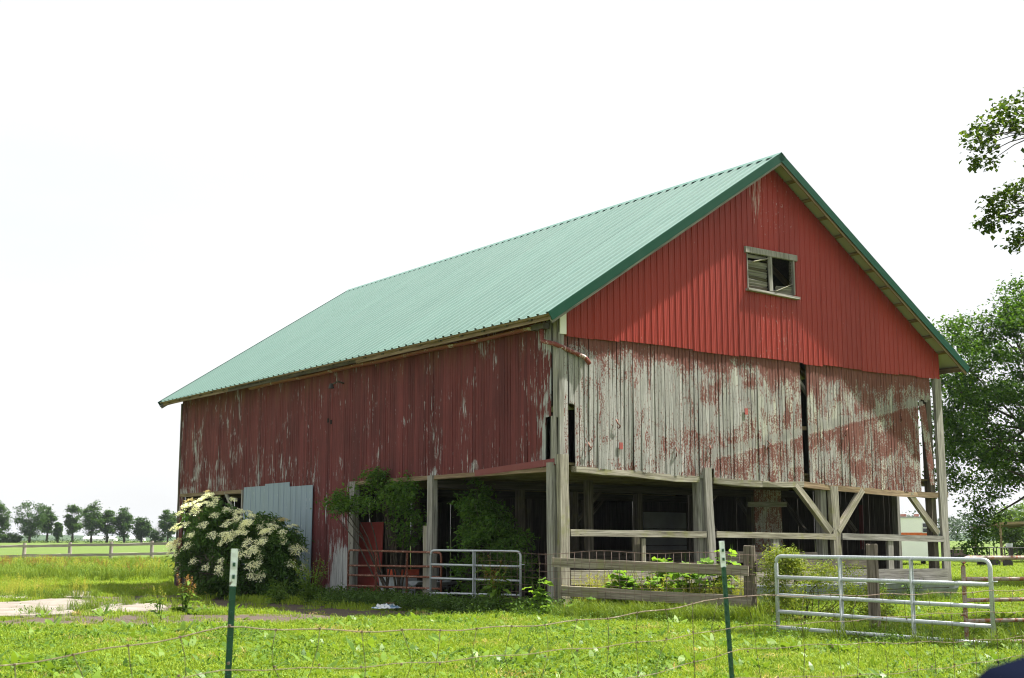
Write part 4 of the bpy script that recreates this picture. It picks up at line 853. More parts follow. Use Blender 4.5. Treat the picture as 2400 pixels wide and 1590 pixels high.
def make_weeds():
    X = []; Y = []; S = []; I = []
    def put(x, y, s, i): X.append(x); Y.append(y); S.append(s); I.append(i)
    # broad-leaved weeds all over the near pasture, in drifts
    for per, y0, y1 in ((26, 12.2, 20), (22, 20, 27), (12, 27, 37), (5, 37, 55)):
        x, y = region(per, y0, y1); k = keep_ground(x, y, .03) & (vn(x, y, .55, 3) + .35 * vn(x, y, 2.1, 1) + .35 * (x < 3.2) > RN.uniform(-.3, .75, len(x))); x, y = x[k], y[k]; n = len(x)
        i = RN.choice([3, 3, 4, 5, 5, 11], n, p=[.26, .24, .24, .10, .10, .06]); put(x, y, RN.uniform(.75, 1.6, n) * np.where(i == 11, .75, 1), i)
    n = 1500; x, y = region(12, 12.4, 36); k = keep_ground(x, y, 0) & (vn(x, y, .8, 7) + .6 * vn(x, y, 2.6, 4) > .38); x, y = x[k], y[k]; n = len(x); put(x, y, RN.uniform(1.0, 2.0, n), RN.choice([3, 4, 5], n))
    x, y = region(10, 12.4, 30); k = keep_ground(x, y, 0) & (vn(x, y, .7, 12) + .5 * vn(x, y, 2.2, 8) > .55); x, y = x[k], y[k]; n = len(x); put(x, y, RN.uniform(.8, 1.2, n), np.full(n, 9))
    # ragged tall edge beyond the yard on the left
    x, y = region(5, 44, 104, 1.1); k = (x < -13.0 - .04 * (y - 46)) & keep_ground(x, y) & (vn(x, y, .13, 4) + .5 * vn(x, y, .5, 2) + np.minimum(y - 66, 0) * .02 > .02); x, y = x[k], y[k]; n = len(x); i = RN.choice([6, 7, 11, 8], n, p=[.42, .10, .44, .04]); i[(vn(x, y, .17, 9) > .45) & (RN.random(n) < .25)] = 8
    put(x, y, RN.uniform(.8, 1.4, n) * np.where(i == 11, 1.6, 1), i)
    # weeds along the foot of the side wall and in the yard seams
    t = RN.uniform(-1, 14, 420); a = -RN.gamma(2, .35, 420) - .1; x = C0.x + a * math.cos(TH) - t * math.sin(TH); y = C0.y + a * math.sin(TH) + t * math.cos(TH); put(x, y, RN.uniform(.8, 1.7, 420), RN.choice([10, 10, 11, 4], 420))
    # ivy-like cover in front of the gates
    n = 520; x = RN.uniform(-5.4, -.6, n); y = 41.3 - (x + 5.4) * 1.25 + RN.normal(size=n) * .55 - 1.5; k = keep_ground(x, y, 1) ; put(x[k], y[k], RN.uniform(.8, 1.35, k.sum()), np.full(k.sum(), 10))
    # long grass under the board fence and round the posts
    n = 430; t = RN.random(n); x = 1.25 + 4.3 * t + RN.normal(size=n) * .25; y = 32.5 - 2.85 * t - np.abs(RN.normal(size=n)) * .5 + .15; put(x, y - .25, RN.uniform(.6, 1.1, n), RN.choice([6, 6, 6, 11, 4], n))
    n = 260; t = RN.random(n); x = 1.9 + 3.6 * t + RN.normal(size=n) * .3; y = 33.1 - 2.3 * t + np.abs(RN.normal(size=n)) * .45; put(x, y, RN.uniform(.8, 1.5, n), RN.choice([6, 7, 9], n)); put(x, y + .2, RN.uniform(1.8, 3.0, n), np.full(n, 9)); put(x[:120] + .3, y[:120] + .5, RN.uniform(.9, 1.5, 120), RN.choice([6, 11, 4], 120))
    for cx, cy, m_ in ((5.5, 30.0, 40), (6.85, 24.7, 30), (5.2, 25.3, 30), (8.0, 22.1, 40), (7.2, 23.0, 40), (6.2, 24.1, 30)):
        x = cx + RN.normal(size=m_) * .35; y = cy + RN.normal(size=m_) * .3; put(x, y, RN.uniform(.6, 1.1, m_), RN.choice([6, 11, 4, 5], m_))
    n = 260; t = RN.uniform(.5, 15.8, n); a_ = RN.normal(size=n) * .18 - 1.25; x = C0.x + t * math.cos(TH) - a_ * math.sin(TH); y = C0.y + t * math.sin(TH) + a_ * math.cos(TH); put(x, y, RN.uniform(.5, 1.0, n), RN.choice([6, 11, 11, 1], n))
    # tufts on the slab edges
    for s in SLABS:
        for i, (px, py) in enumerate(s):
            qx, qy = s[(i + 1) % len(s)]
            for _ in range(4):
                t = R_.random(); 
                if R_.random() < .5: put(np.array([px + (qx - px) * t + R_.gauss(0, .1)]), np.array([py + (qy - py) * t + R_.gauss(0, .12)]), np.array([R_.uniform(.5, 1.1)]), np.array([R_.choice((1, 6, 11, 5))]))
    n = 60; t = RN.random(n); put(-11.9 + 1.3 * t + RN.normal(size=n) * .12, 33.0 + 6.5 * t + RN.normal(size=n) * .25, RN.uniform(.5, 1.0, n), RN.choice([6, 11, 1], n))
    n = 120; put(-16.0 + RN.normal(size=n) * 1.3, 43.8 + RN.normal(size=n) * .8, RN.uniform(.6, 1.1, n), RN.choice([6, 7, 11], n))
    X, Y, S, I = map(np.concatenate, (X, Y, S, I)); scatter('weeds', 'broad-leaved weeds and long grass tufts around the yard', np.column_stack([X, Y, gz(X, Y)]), S, I, .2)
make_weeds()

# --- single plants with leaves one can pick out
def leafmesh(L, Wd, curl, wave, rng, heart=False, segs=6):
    V = []; F = []
    for q in range(segs + 1):
        t = q / segs; w_ = Wd * .5 * (math.sin(math.pi * min(1, t * .8 + .2)) ** .7 if heart else math.sin(math.pi * (t * .92 + .04)) ** .9) + .004; z = -curl * L * t * t; x = L * t
        V += [(x, -w_, z + wave * L * .12 * math.sin(q * 2.1)), (x, 0, z - .10 * w_ * 2 * .5), (x, w_, z + wave * L * .12 * math.cos(q * 2.3))]
    for q in range(segs):
        for k in (0, 1): F.append((q*3+k, q*3+k+1, q*3+k+4, q*3+k+3))
    me = bpy.data.meshes.new('leaf'); me.from_pydata(V, [], F); me.polygons.foreach_set('use_smooth', [True] * len(F)); return me
DOCKL = [leafmesh(.42, .13, .35 + .1 * i, .5, rg) for i in range(3)]; BURL = [leafmesh(.40, .34, .3 + .12 * i, .7, rg, True) for i in range(3)]; NETL = [leafmesh(.15, .075, .35, .3, rg, True, 4) for i in range(2)]
L_burdock = m_leaf('burdock_leaf', (.09, .20, .03), (.19, .33, .05), .45, obj=1)
for me in DOCKL + NETL: me.materials.append(L_dock)
for me in BURL: me.materials.append(L_burdock)
def plant(name, label, base, lib, n, h, spread, sc_=1, seeds=0, cat='plant', group=None, stems=5, up=.5):
    o = empty(name, base); tag(o, label, cat, group); mb = MB(); tops = []
    for i in range(stems):
        t = R_.uniform(0, 6.28); r = spread * R_.uniform(.1, .55); tp = Vector((r * math.cos(t), r * math.sin(t), h * R_.uniform(.7, 1.05))); tops.append(tp)
        mb.tube([(R_.uniform(-.05, .05), R_.uniform(-.05, .05), -.03), tp * .5 + Vector((0, 0, .05 * h)), tp], [.012, .009, .004], 5)
    s = mb.obj('stems', L_weed, o); s['kind'] = 'stuff'
    for i in range(n):
        tp = R_.choice(tops); f = R_.uniform(.05, .95) if h > .3 else .1; p = tp * f; a = R_.uniform(0, 6.28); e = up * (1.1 - f) + R_.uniform(-.25, .35)
        k = sc_ * (1.15 - .6 * f) * R_.uniform(.7, 1.2); M = Matrix.Translation(p + Vector((R_.uniform(-.06, .06), R_.uniform(-.06, .06), 0))) @ Euler((R_.uniform(-.4, .4), -e, a)).to_matrix().to_4x4() @ Matrix.Scale(k, 4)
        addobj('leaf', R_.choice(lib), o, M)
    if seeds:
        P = []
        for tp in tops:
            for _ in range(seeds): P.append(tp * R_.uniform(.62, 1.1) + Vector((R_.gauss(0, .02), R_.gauss(0, .02), 0)))
        q = leaf_obj('seed_heads', [tuple(p) for p in P], .035, L_rust if seeds > 60 else L_seed, o, droop=-.4); q['kind'] = 'stuff'
    return o
plant('dock_plant', 'sunlit dock plant with yellowing seed stalks beside the small slab', (-8.45, 34.2, 0), DOCKL, 46, .95, .55, .8, 70, stems=9); plant('dock_plant', 'small ragged dock plant on bare earth in front of the slabs', (-8.5, 32.0, 0), DOCKL, 20, .75, .3, .6, 40, stems=4)
plant('dock_plant', 'tall shaded dock plant growing against the short galvanised gate', (-.45, 33.6, 0), DOCKL, 64, 1.35, .75, 1.0, 70, stems=8); plant('dock_plant', 'low shaded dock clump at the gate foot', (.15, 33.1, 0), DOCKL, 30, .6, .6, .9, stems=5)
plant('burdock_plant', 'shaded burdock with round leaves at the barn corner', (.75, 32.6, 0), BURL, 30, .95, .7, .9, stems=6); plant('burdock_plant', 'bright burdock leaves catching sun below the lower fence board', (1.75, 31.9, 0), BURL, 24, .55, .7, .85, stems=6)
plant('nettle_plant', 'dark dense nettle clump at the foot of the red wall', (-6.0, 39.6, 0), DOCKL, 120, 1.35, 1.5, .75, 14, stems=22); plant('nettle_plant', 'low dark nettles spreading before the grey metal sheets', (-7.2, 40.6, 0), DOCKL, 70, .75, 1.5, .7, stems=14)
for i, (x, y, h, lab) in enumerate(((2.75, 32.75, 1.35, 'leftmost sunlit burdock behind the grey fence boards'), (3.5, 32.4, 1.5, 'sunlit burdock in the middle behind the fence boards'), (4.25, 31.9, 1.5, 'sunlit burdock behind the leaning steel post'), (4.95, 31.5, 1.75, 'tallest sunlit burdock close to the round post'))):
    plant('burdock_plant', lab, (x, y, 0), BURL, 85, h, 1.0, 1.15, group='burdocks behind the board fence', stems=12, up=.3)
for x, y, lab in ((bw(9.8, -1.35).x, bw(9.8, -1.35).y, 'pale green nettle in front of the trough, left of the round post'), (bw(12.3, -1.4).x, bw(12.3, -1.4).y, 'pale green nettle in front of the trough, right of the round post'), (bw(11, -1.3).x, bw(11, -1.3).y, 'pale green nettle behind the round post by the trough')):
    plant('nettle_plant', lab, (x, y, 0), NETL, 90, .85, .7, 1.0, stems=10)

def leafy(name, label, base, lobes, per, size, mat, cat='bush', n_cl=60, spread=.16, asp=.5, droop=.2, stems=14, sr=.03, shell=.5, smat=None):
    o = empty(name, base); tag(o, label, cat); B = np.array(base); cs = []
    for c, r in lobes: cs.append(in_ell(max(4, int(n_cl / len(lobes))), np.array(c) - B, r, shell))
    cs = np.concatenate(cs); cs = cs[cs[:, 2] > .05]; P = clumps(cs, per, spread, .7); P = P[P[:, 2] > .02]; leaf_obj('foliage', P, size, mat, o, asp=asp, droop=droop)
    mb = MB()
    for i in range(stems):
        t = Vector(cs[R_.randrange(len(cs))]); p0 = Vector((R_.gauss(0, .2), R_.gauss(0, .15), -.05)); m = p0.lerp(t, .55) + Vector((0, 0, .3)); mb.tube([p0, m, t], [sr, sr * .7, sr * .25], 5, cap=False)
    s = mb.obj('stems', smat or bark, o); s['kind'] = 'stuff'; return o, cs
# elder in flower
EB = (-8.9, 43.6, 0); lob = [((-9.95, 43.9, 1.65), (1.2, 1.1, 1.6)), ((-8.75, 43.6, 1.25), (1.3, 1.1, 1.3)), ((-7.6, 43.1, 1.15), (.75, .8, 1.2)), ((-8.2, 43.4, 2.25), (.4, .3, .3))]
eb, ecs = leafy('elder_bush', 'large elder bush covered in cream flower heads against the barn', EB, lob, 95, .17, L_elder, n_cl=330, spread=.17, asp=.33, droop=.5, stems=26, shell=.35)
def umbel(seed, mat):
    g = np.random.default_rng(seed); P = []
    for i in range(13):
        a = i * 2.4; r = .13 * math.sqrt(i / 13); c = np.array([r * math.cos(a), r * math.sin(a), .05 - 2.2 * r * r]); P.append(c + g.normal(size=(13, 3)) * np.array([.026, .026, .013]))
    V, F = leaf_arrays(np.concatenate(P), .028, .9, .75, 0, rng=g); return npmesh('flower_cluster', V, F, mat)
UMB = [umbel(i, L_flower) for i in range(4)] + [umbel(9, L_flower2)]
cnt = 0
for (c, r), want in zip(lob, (52, 46, 30, 8, 12)):
    cnt = 0
    for _ in range(900):
        d = Vector((R_.gauss(0, 1), R_.gauss(0, 1), R_.gauss(.25, .8))).normalized()
        if d.y > .25 or d.z < -.45 or R_.random() > .75 + .4 * d.z: continue
        p = Vector(c) + Vector((d.x * r[0], d.y * r[1], d.z * r[2])) * R_.uniform(1.04, 1.2)
        if p.z < .7 or any(sum(((p[k] - c2[k]) / r2[k]) ** 2 for k in range(3)) < .82 for c2, r2 in lob if c2 != c): continue
        nrm_ = (d * .6 + Vector((0, -.25, .75))).normalized(); q = addobj('flower_cluster', R_.choice(UMB if R_.random() < .2 else UMB[:4]), eb); q.matrix_local = Matrix.Translation(p - Vector(EB)) @ nrm_.to_track_quat('Z', 'Y').to_matrix().to_4x4() @ Matrix.Scale(R_.uniform(.7, 1.5), 4); cnt += 1
        if cnt >= want: break
# saplings growing through the barn openings
V1 = bw(.3, 8.4, 0); leafy('sapling_tree', 'leafy green sapling spilling out of the opening above the red panel', V1, [(bw(-.25, 8.7, 3.15), (1.0, 1.3, .6)), (bw(-.35, 7.3, 3.2), (.7, .8, .75)), (bw(-.75, 10.0, 3.05), (.55, .75, .35)), (bw(.1, 7.4, 2.4), (.7, .9, .6)), (bw(-.2, 8.7, 3.75), (.4, .8, .3))], 40, .12, L_vine, 'sapling', 125, .14, .6, .25, 16, .03, .2)
V2 = bw(.9, 4.2, 0); leafy('sapling_tree', 'dark leafy sapling inside the barn behind the short galvanised gate', V2, [(bw(.8, 4.5, 1.2), (.8, 1.2, 1.2)), (bw(.8, 4.9, 2.7), (.5, .6, .9)), (bw(1.1, 3.4, 1.3), (.7, .8, .9)), (bw(.9, 4.4, 2.2), (.7, .9, .7))], 60, .12, L_vine, 'sapling', 150, .15, .6, .25, 12, .03, .2)
leafy('hedge_shrub', 'yellow-green shrub wrapped round the thick fence post', (6.6, 29.9, 0), [((6.6, 29.8, .75), (.75, .7, .85)), ((6.0, 29.9, 1.0), (.3, .4, .75)), ((7.3, 29.5, .65), (.8, .6, .75)), ((7.9, 29.3, .4), (.6, .5, .5)), ((6.25, 29.8, 1.4), (.25, .25, .35))], 70, .06, L_shrub, 'shrub', 210, .12, .5, .1, 10, .012, .3)
p_ = bw(15.2, 4.2, 0); leafy('corner_shrub', 'leafy dark shrub in the open corner bay of the barn', (p_.x + 1.2, p_.y + .8, 0), [((p_.x + 1.2, p_.y + .8, .65), (.9, .8, .75))], 60, .1, L_vine, 'shrub', 40, .14, .6, .2, 8, .02, .3)

# --- trees
def tree(name, label, base, h, c, r, n_cl, per, size, spread, mat, r0, group=None, trunk_top=.5, extra=None, shell=.45, nl=26, flat=.55, droop=.25, only=None):
    o = empty(name, base); tag(o, label, 'tree', group); cs = in_ell(n_cl, c, r, shell)
    cs = cs + RN.normal(size=cs.shape) * np.array(r) * .07
    if only: cs = cs[only(cs)]
    if extra is not None: cs = np.concatenate([cs, extra])
    P = clumps(cs, per, spread, flat); leaf_obj('crown', P, size, mat, o, asp=.62, droop=droop); k = [cs[i] for i in RN.choice(len(cs), min(nl, len(cs)), replace=False)]
    limbs('branches', base, h, k, r0, bark, o, trunk_top); return o
dang = np.array([[-3.6 + .25 * math.sin(i), .3, 3.6 - i * .42] for i in range(6)])
tree('shade_tree', 'big shade tree rising behind the right end of the barn', (24.0, 57, 0), 13, (-.2, 0, 7.9), (5.6, 5, 5.2), 300, 230, .17, .38, L_mid, .34, shell=.5, nl=70, extra=dang, only=lambda c: ((c[:, 0] < -3.3) & (c[:, 2] > 3.2)) | (c[:, 2] > 4.6))
sp1 = [(10.03,27.63,10.57),(10.36,28.35,10.94),(10.52,28.26,11.16),(10.42,27.76,10.85),(10.65,28,11),(10.37,27.95,10.5),(10.58,28.15,10.63),(10.8,28.29,10.71),(10.22,27.59,10.15),(10.14,27.53,10.04),(10.73,28.34,10.27),(10.7,27.93,10.25),(10.93,28.26,11.37),(10.73,27.5,11.28),(11.06,27.95,11.54),(11.3,28.22,11.6),(10.85,27.73,11.05),(11.31,28.45,11.43),(11.43,28.4,11.49),(11.23,27.53,11.43),(11.27,27.53,11.57),(11.17,28.04,11.05),(11.12,28.44,11.07),(11.17,27.88,10.89),(11.31,27.72,11.01),(11.37,27.92,11.32),(10.42,27.53,10.64),(10.68,27.72,11.01)]
sp2 = [(10.27,27.94,8.75),(10.43,28,8.87),(10.46,27.73,8.9),(10.44,27.73,9.14),(10.54,27.72,9.24),(10.74,27.96,9.33),(10.47,27.79,8.65),(10.54,27.52,8.65),(10.96,28.34,9.02),(10.99,28.06,9.09),(11.02,28.14,9.52),(10.97,27.69,9.46),(11.43,28.49,9.72),(11.48,28.36,9.79),(10.7,27.62,9.11),(10.67,27.83,8.99),(11.24,28.22,9.37),(11.31,28.21,9.06),(11.3,28.44,9.53)]
sp3 = [(11.02,27.92,8.24),(11.22,28.33,8.47),(11.26,28.17,8.36),(11.16,27.8,8.62),(11.32,28.09,8.55),(11.32,28.38,8.65),(11.4,28.35,8.44)]
MB0 = np.array([16.8, 28.3, 0])
def maple_tree():
    o = empty('maple_tree', tuple(MB0)); tag(o, 'maple tree reaching its leafy branch tips in from the right edge', 'tree')
    cs = in_ell(330, (-.2, 0, 9.4), (5.2, 4.8, 4.2), .3); cs = cs[cs[:, 0] + MB0[0] > (cs[:, 1] + MB0[1]) * .394 * 1.03 + .9]; s_ = np.array(sp1 + sp2 + sp3) - MB0
    P = np.concatenate([clumps(cs, 130, .42, .55), clumps(s_, 25, .11, .75)]); leaf_obj('crown', P, .125, L_maple, o, asp=.85, droop=.3)
    tips = [cs[i] for i in RN.choice(len(cs), 26, replace=False)]; limbs('branches', MB0, 12, tips, .32, bark, o, .5)
    mb = MB(); hub1 = Vector((-4.9, -.2, 10.9)); hub2 = Vector((-4.9, 0, 9.2)); top = Vector((0, 0, 5.5))
    for hub, s in ((hub1, sp1), (hub2, sp2), (Vector((-5.0, 0, 8.6)), sp3)):
        mb.tube([top, top.lerp(hub, .5) + Vector((0, 0, .5)), hub], [.1, .06, .03], 6)
        for q in s[::2]: t = Vector(q) - Vector(MB0); mb.tube([hub, hub.lerp(t, .5) + Vector((0, 0, .08)), t], [.016, .011, .004], 4, cap=False)
    b = mb.obj('twigs', bark, o); b['kind'] = 'stuff'
maple_tree()
# ------------------------------------------------------------------ far left: fence, tree row, sheds, hills
fe = empty('field_fence', (-36, 110, 0)); tag(fe, 'grey two-rail timber fence along the far hayfield', 'fence')
fx = [-48.2, -44.6, -40.75, -36.95, -33.5, -30.1, -26.8]
def fz(x): return .05 + (x + 48) * .018
for i, x in enumerate(fx):
    M, L = frame_to((x + 36, 0, -.3), (x + 36, 0, fz(x) + 1.62), (0, 1, 0)); MB().tube([(0, 0, 0), (0, 0, L * .6), (0, 0, L)], [.16, .155, .14], 9).obj('post', wood_far, fe, M)
    if i < len(fx) - 1:
        x1 = fx[i + 1]
        for z in (1.36, .56): beam('rail', (x + 36 - .1, -.2, fz(x) + z + R_.uniform(-.03, .03)), (x1 + 36 + .1, -.2, fz(x1) + z + R_.uniform(-.03, .03)), .2, .05, wood_far, fe, up=(0, 1, 0), j=.02)
ROW = [(8, 48, 1181, 'cropped by the left picture edge'), (82, 68, 1174, 'broad round crown, second from the left'), (122, 36, 1190, 'narrow, leaning against the broad round one'), (148, 18, 1224, 'small and thin, between two clumps'), (182, 44, 1184, 'left half of the dense middle clump'), (225, 52, 1180, 'tallest of the dense middle clump'), (262, 40, 1196, 'right half of the dense middle clump'), (302, 46, 1187, 'tall and open, right of the middle clump'), (342, 40, 1214, 'flat-topped and low, beside the bare one'), (402, 40, 1197, 'nearest to the barn, half hidden by it')]
for i, (sx, wpx, top, lab) in enumerate(ROW):
    d = 300 + R_.uniform(-6, 8); X = (sx / 1.01394 - 1183.5) / 3003.6 * d; zb = terr(X, d); zt = 1.8 + (1256 - top / 1.01394) / 3003.6 * d; h = zt - zb; wd = wpx / 1.01394 / 3003.6 * d
    o = tree('field_tree', 'field tree on the horizon, ' + lab, (X, d, zb), h, (0, 0, h * .57), (wd * .46, wd * .42, h * .43), 56, 90, .40, wd * .085, L_far, .16 + .012 * h, 'tree row on the horizon', .45, shell=.25, nl=16, flat=.6)
d = 298; X = (381 / 1.01394 - 1183.5) / 3003.6 * d; bt = empty('bare_tree', (X, d, terr(0, d))); tag(bt, 'leafless grey tree in the row on the horizon', 'tree', 'tree row on the horizon'); tips = in_ell(60, (0, 0, 3.3), (1.8, 1.6, 2.0), .6); mgrey = m_plain('bare_grey_bark', (.30, .30, .31), .9)
limbs('branches', (0, 0, 0), 5.2, tips, .16, mgrey, bt, .4)
for sx, w_, lab in ((24, 38, 'dark round bush under the leftmost horizon tree'), (376, 38, 'round bush under the bare grey tree'), (50, 22, 'small bush right of the leftmost horizon tree')):
    d = 296; X = (sx / 1.01394 - 1183.5) / 3003.6 * d; r = w_ / 3003.6 * d * .5; zb = terr(0, d); leafy('field_bush', lab, (X, d, zb), [((X, d, zb + r * .8), (r, r * .8, r * 1.0))], 70, .35, L_far, 'bush', 26, .3, .6, .1, 6, .05, .2)
hm = leaf_obj('hedge_growth', np.column_stack([RN.uniform(-135, -50, 2600), 302 + RN.normal(size=2600) * 1.2, terr(0, 302) + np.abs(RN.normal(size=2600)) * .45]), .4, L_far, asp=.6); tag(hm, 'low dark growth along the foot of the tree row', 'hedgerow', kind='stuff')
shed_w = m_plain('white_shed_metal', (.80, .81, .82), .5, 0, .4, .05)
for sx0, sx1, lab in ((206, 277, 'long low white shed behind the tree row'), (314, 343, 'short white shed beyond the tall open tree'), (362, 378, 'small white shed by the bare grey tree')):
    d = 880; X0 = (sx0 / 1.01394 - 1183.5) / 3003.6 * d; X1 = (sx1 / 1.01394 - 1183.5) / 3003.6 * d; zb = terr(0, d); o = empty('white_shed', ((X0 + X1) / 2, d, zb)); tag(o, lab, 'shed', 'white sheds beyond the tree row'); w2 = (X1 - X0) / 2
    MB().box((-w2, 0, -.5), (w2, 9, 2.0)).obj('wall', shed_w, o); MB().add([(-w2 - .3, -.4, 1.95), (w2 + .3, -.4, 1.95), (w2 + .3, 4.5, 3.4), (-w2 - .3, 4.5, 3.4), (-w2 - .3, 9.4, 1.95), (w2 + .3, 9.4, 1.95)], [(0, 1, 2, 3), (3, 2, 5, 4)]).obj('roof', shed_w, o)
mb = MB(); xs = np.linspace(-2600, 2600, 260)
hz_ = [13.5 + 3.0 * math.sin(x * .0031) + 2.2 * math.sin(x * .0083 + 1) + R_.uniform(-.8, .8) for x in xs]
for x, h in zip(xs, hz_): mb.v += [(x, 1750, 2), (x, 1790, h * .75), (x, 1850, h), (x, 2000, h * .9)]
for i in range(len(xs) - 1):
    for k in range(3): mb.f.append((i*4+k, (i+1)*4+k, (i+1)*4+k+1, i*4+k+1))
mb.m = [0] * len(mb.f); k_ = NT('wooded_hill'); hn = k_.noise(k_.pos(), .05, 5); hillm = k_.fin(k_.ramp(hn, (.35, (.03, .055, .025)), (.65, (.07, .11, .045))), 1, spec=0)
o = mb.obj('hills', hillm); tag(o, 'low wooded hills on the skyline', kind='structure')

# ------------------------------------------------------------------ far right: woods, trailer, flatbed, pole shed
cs = np.column_stack([RN.uniform(128, 330, 330), RN.uniform(440, 475, 330), 2.6 + RN.uniform(.5, 1, 330) ** 1.0 * 1.0]); hh = 6.2 + 2.2 * np.sin(cs[:, 0] * .09) + 1.4 * np.sin(cs[:, 0] * .31 + 1) + RN.normal(size=330) * .8; cs[:, 2] = 2.6 + RN.uniform(.15, 1, 330) * hh
o = leaf_obj('woods', clumps(cs, 70, 1.7, .8), 1.1, L_wood, asp=.7); tag(o, 'distant bluish woods beyond the right-hand field', 'woods', kind='stuff')
tw = empty('camper_trailer', (29.55, 96, 0), -.12); tag(tw, 'white camper trailer with an orange stripe seen through the barn', 'trailer')
wp = m_plain('white_camper_paint', (.92, .93, .93), .35, 0, .5, .02, 1); orange = m_plain('orange_stripe', (.62, .13, .03), .4)
def rbox(x0, x1, y0, y1, z0, z1, r, n=5):
    pl = []
    for cx, cy, a0 in ((x1 - r, y0 + r, -90), (x1 - r, y1 - r, 0), (x0 + r, y1 - r, 90), (x0 + r, y0 + r, 180)):
        for k in range(n + 1): t = rad(a0 + 90 * k / n); pl.append((cx + r * math.cos(t), cy + r * math.sin(t)))
    m = len(pl); b = MB(); b.add([(x, y, z0) for x, y in pl] + [(x, y, z1) for x, y in pl], [tuple(range(m))[::-1], tuple(range(m, 2*m))] + [(i, (i+1) % m, m + (i+1) % m, m + i) for i in range(m)]); return b
rbox(-1.5, 1.45, 0, 6.2, .62, 3.62, .55).obj('body', wp, tw); rbox(-1.51, 1.46, -.01, 6.21, 2.36, 2.56, .55).obj('stripe', orange, tw); rbox(-1.55, 1.5, -.05, 6.25, 3.62, 3.72, .55).obj('roof_rim', m_plain('grey_rim', (.4, .42, .44)), tw)
wn = MB().box((.42, -.03, 2.52), (.92, .05, 3.28)).obj('window', m_plain('window_frame_white', (.7, .72, .74)), tw)
for z in (2.58, 2.94): MB().box((.48, -.045, z), (.86, -.02, z + .28)).obj('pane', m_plain('dark_glass', (.02, .025, .03), .1, 0, .6), wn)
for x, y in ((-1.1, 3.6), (1.05, 3.6)):
    M = Matrix.Translation((x, y, .38)) @ Matrix.Rotation(rad(90), 4, 'Y'); MB().disc((0, 0, -.12), .38, .24, 18).obj('wheel', m_plain('tyre_rubber', (.02, .02, .02), .8), tw, M)
for x, z, w_ in ((-.9, 3.74, .35), (.1, 3.74, .25), (.75, 3.74, .2)): MB().box((x, .6, z), (x + w_, 1.3, z + .18)).obj('roof_vent', m_plain('vent_red', (.35, .16, .12)), tw)
fl_ = empty('flatbed_trailer', (34.3, 94, 0), .05); tag(fl_, 'dark flatbed trailer with rails beside the pole shed', 'trailer'); blk = m_plain('black_steel', (.025, .022, .02), .6); deck = m_plain('old_deck', (.12, .09, .07), .9)
MB().box((-2.9, 0, .74), (2.4, 2.1, .9)).obj('deck', deck, fl_); MB().box((-3.0, -.06, .70), (2.5, 0, .92)).obj('side_beam', blk, fl_)
for y in (0, 2.1):
    pipe('rail', [(-2.9, y, 1.42), (-.8, y, 1.5), (2.4, y, 1.46)], .035, blk, fl_, 6)
    for x in (-2.85, -1.9, -1.1, -.4, .1, .65, 1.2, 1.8, 2.35): beam('stake', (x, y, .8), (x, y, 1.47), .07, .05, blk, fl_, seg=1)
MB().add([(-2.9, .1, .9), (-1.6, .1, .9), (-1.9, .1, 1.35), (-2.9, .1, 1.35), (-2.9, 2, .9), (-1.6, 2, .9), (-1.9, 2, 1.35), (-2.9, 2, 1.35)], [(0, 1, 2, 3), (4, 7, 6, 5), (3, 2, 6, 7), (1, 5, 6, 2)]).obj('ramp_box', m_plain('rust_box', (.13, .09, .08)), fl_)
for x in (.1, 1.0):
    for y in (-.15, 2.25): MB().disc((0, 0, -.1), .34, .2, 16).obj('wheel', blk, fl_, Matrix.Translation((x, y, .36)) @ Matrix.Rotation(rad(90), 4, 'X'))
beam('drawbar', (2.4, 1.05, .7), (3.8, 1.05, .62), .1, .1, blk, fl_); beam('jack', (3.3, 1.05, .0), (3.3, 1.05, 1.3), .07, .07, blk, fl_)
wn_ = empty('engine_crate', (36.0, 95, .9)); tag(wn_, 'small machine with a pale drum standing on the flatbed trailer', 'machine'); MB().box((-.12, -.15, 0), (.12, .15, .75)).obj('stand', blk, wn_); MB().disc((-.1, 0, .62), .24, .26, 14).obj('drum', galv, wn_)
ps = empty('pole_shed', (42.2, 108, 0), -.02); tag(ps, 'open pole shed with a low tan roof by the right picture edge', 'shed'); tan = m_wood('tan_timber', (.22, .17, .10), (.36, .29, .18))
MB().add([(-3.1, -2, 3.32), (7, -2, 3.55), (7, 5, 3.3), (-3.1, 5, 3.1), (-3.1, -2, 3.42), (7, -2, 3.65), (7, 5, 3.4), (-3.1, 5, 3.2)], [(0, 3, 2, 1), (4, 5, 6, 7), (0, 1, 5, 4), (3, 0, 4, 7), (1, 2, 6, 5), (2, 3, 7, 6)]).obj('roof', m_plain('shed_roof', (.10, .085, .06), .7), ps)
beam('fascia', (-3.15, -2.03, 3.36), (7, -2.03, 3.59), .22, .05, tan, ps, up=(0, 1, 0))
for i in range(7): beam('rafter', (-2.6 + i * 1.5, -1.9, 3.28 + i * .03), (-2.6 + i * 1.5, 4.9, 3.06 + i * .03), .12, .06, tan, ps, up=(1, 0, 0), seg=1)
for x, y in ((-2.65, -1.8), (-.3, -1.8), (2.6, -1.8), (-2.65, 4.6), (2.6, 4.6), (6, -1.8)): beam('post', (x, y, -.2), (x, y, 3.3), .17, .17, tan, ps)
tree('young_tree', 'light green young tree behind the pole shed', (45.5, 116, 0), 5.6, (0, 0, 3.0), (3.2, 2.4, 2.4), 70, 90, .3, .4, m_leaf('young_leaf', (.05, .11, .018), (.13, .22, .035), .35), .14, nl=14)
tree('yard_tree', 'rounded green tree standing behind the shade tree', (66, 150, 0), 9, (0, 0, 5.4), (5.0, 4, 3.6), 70, 90, .42, .6, L_far, .25, nl=14)

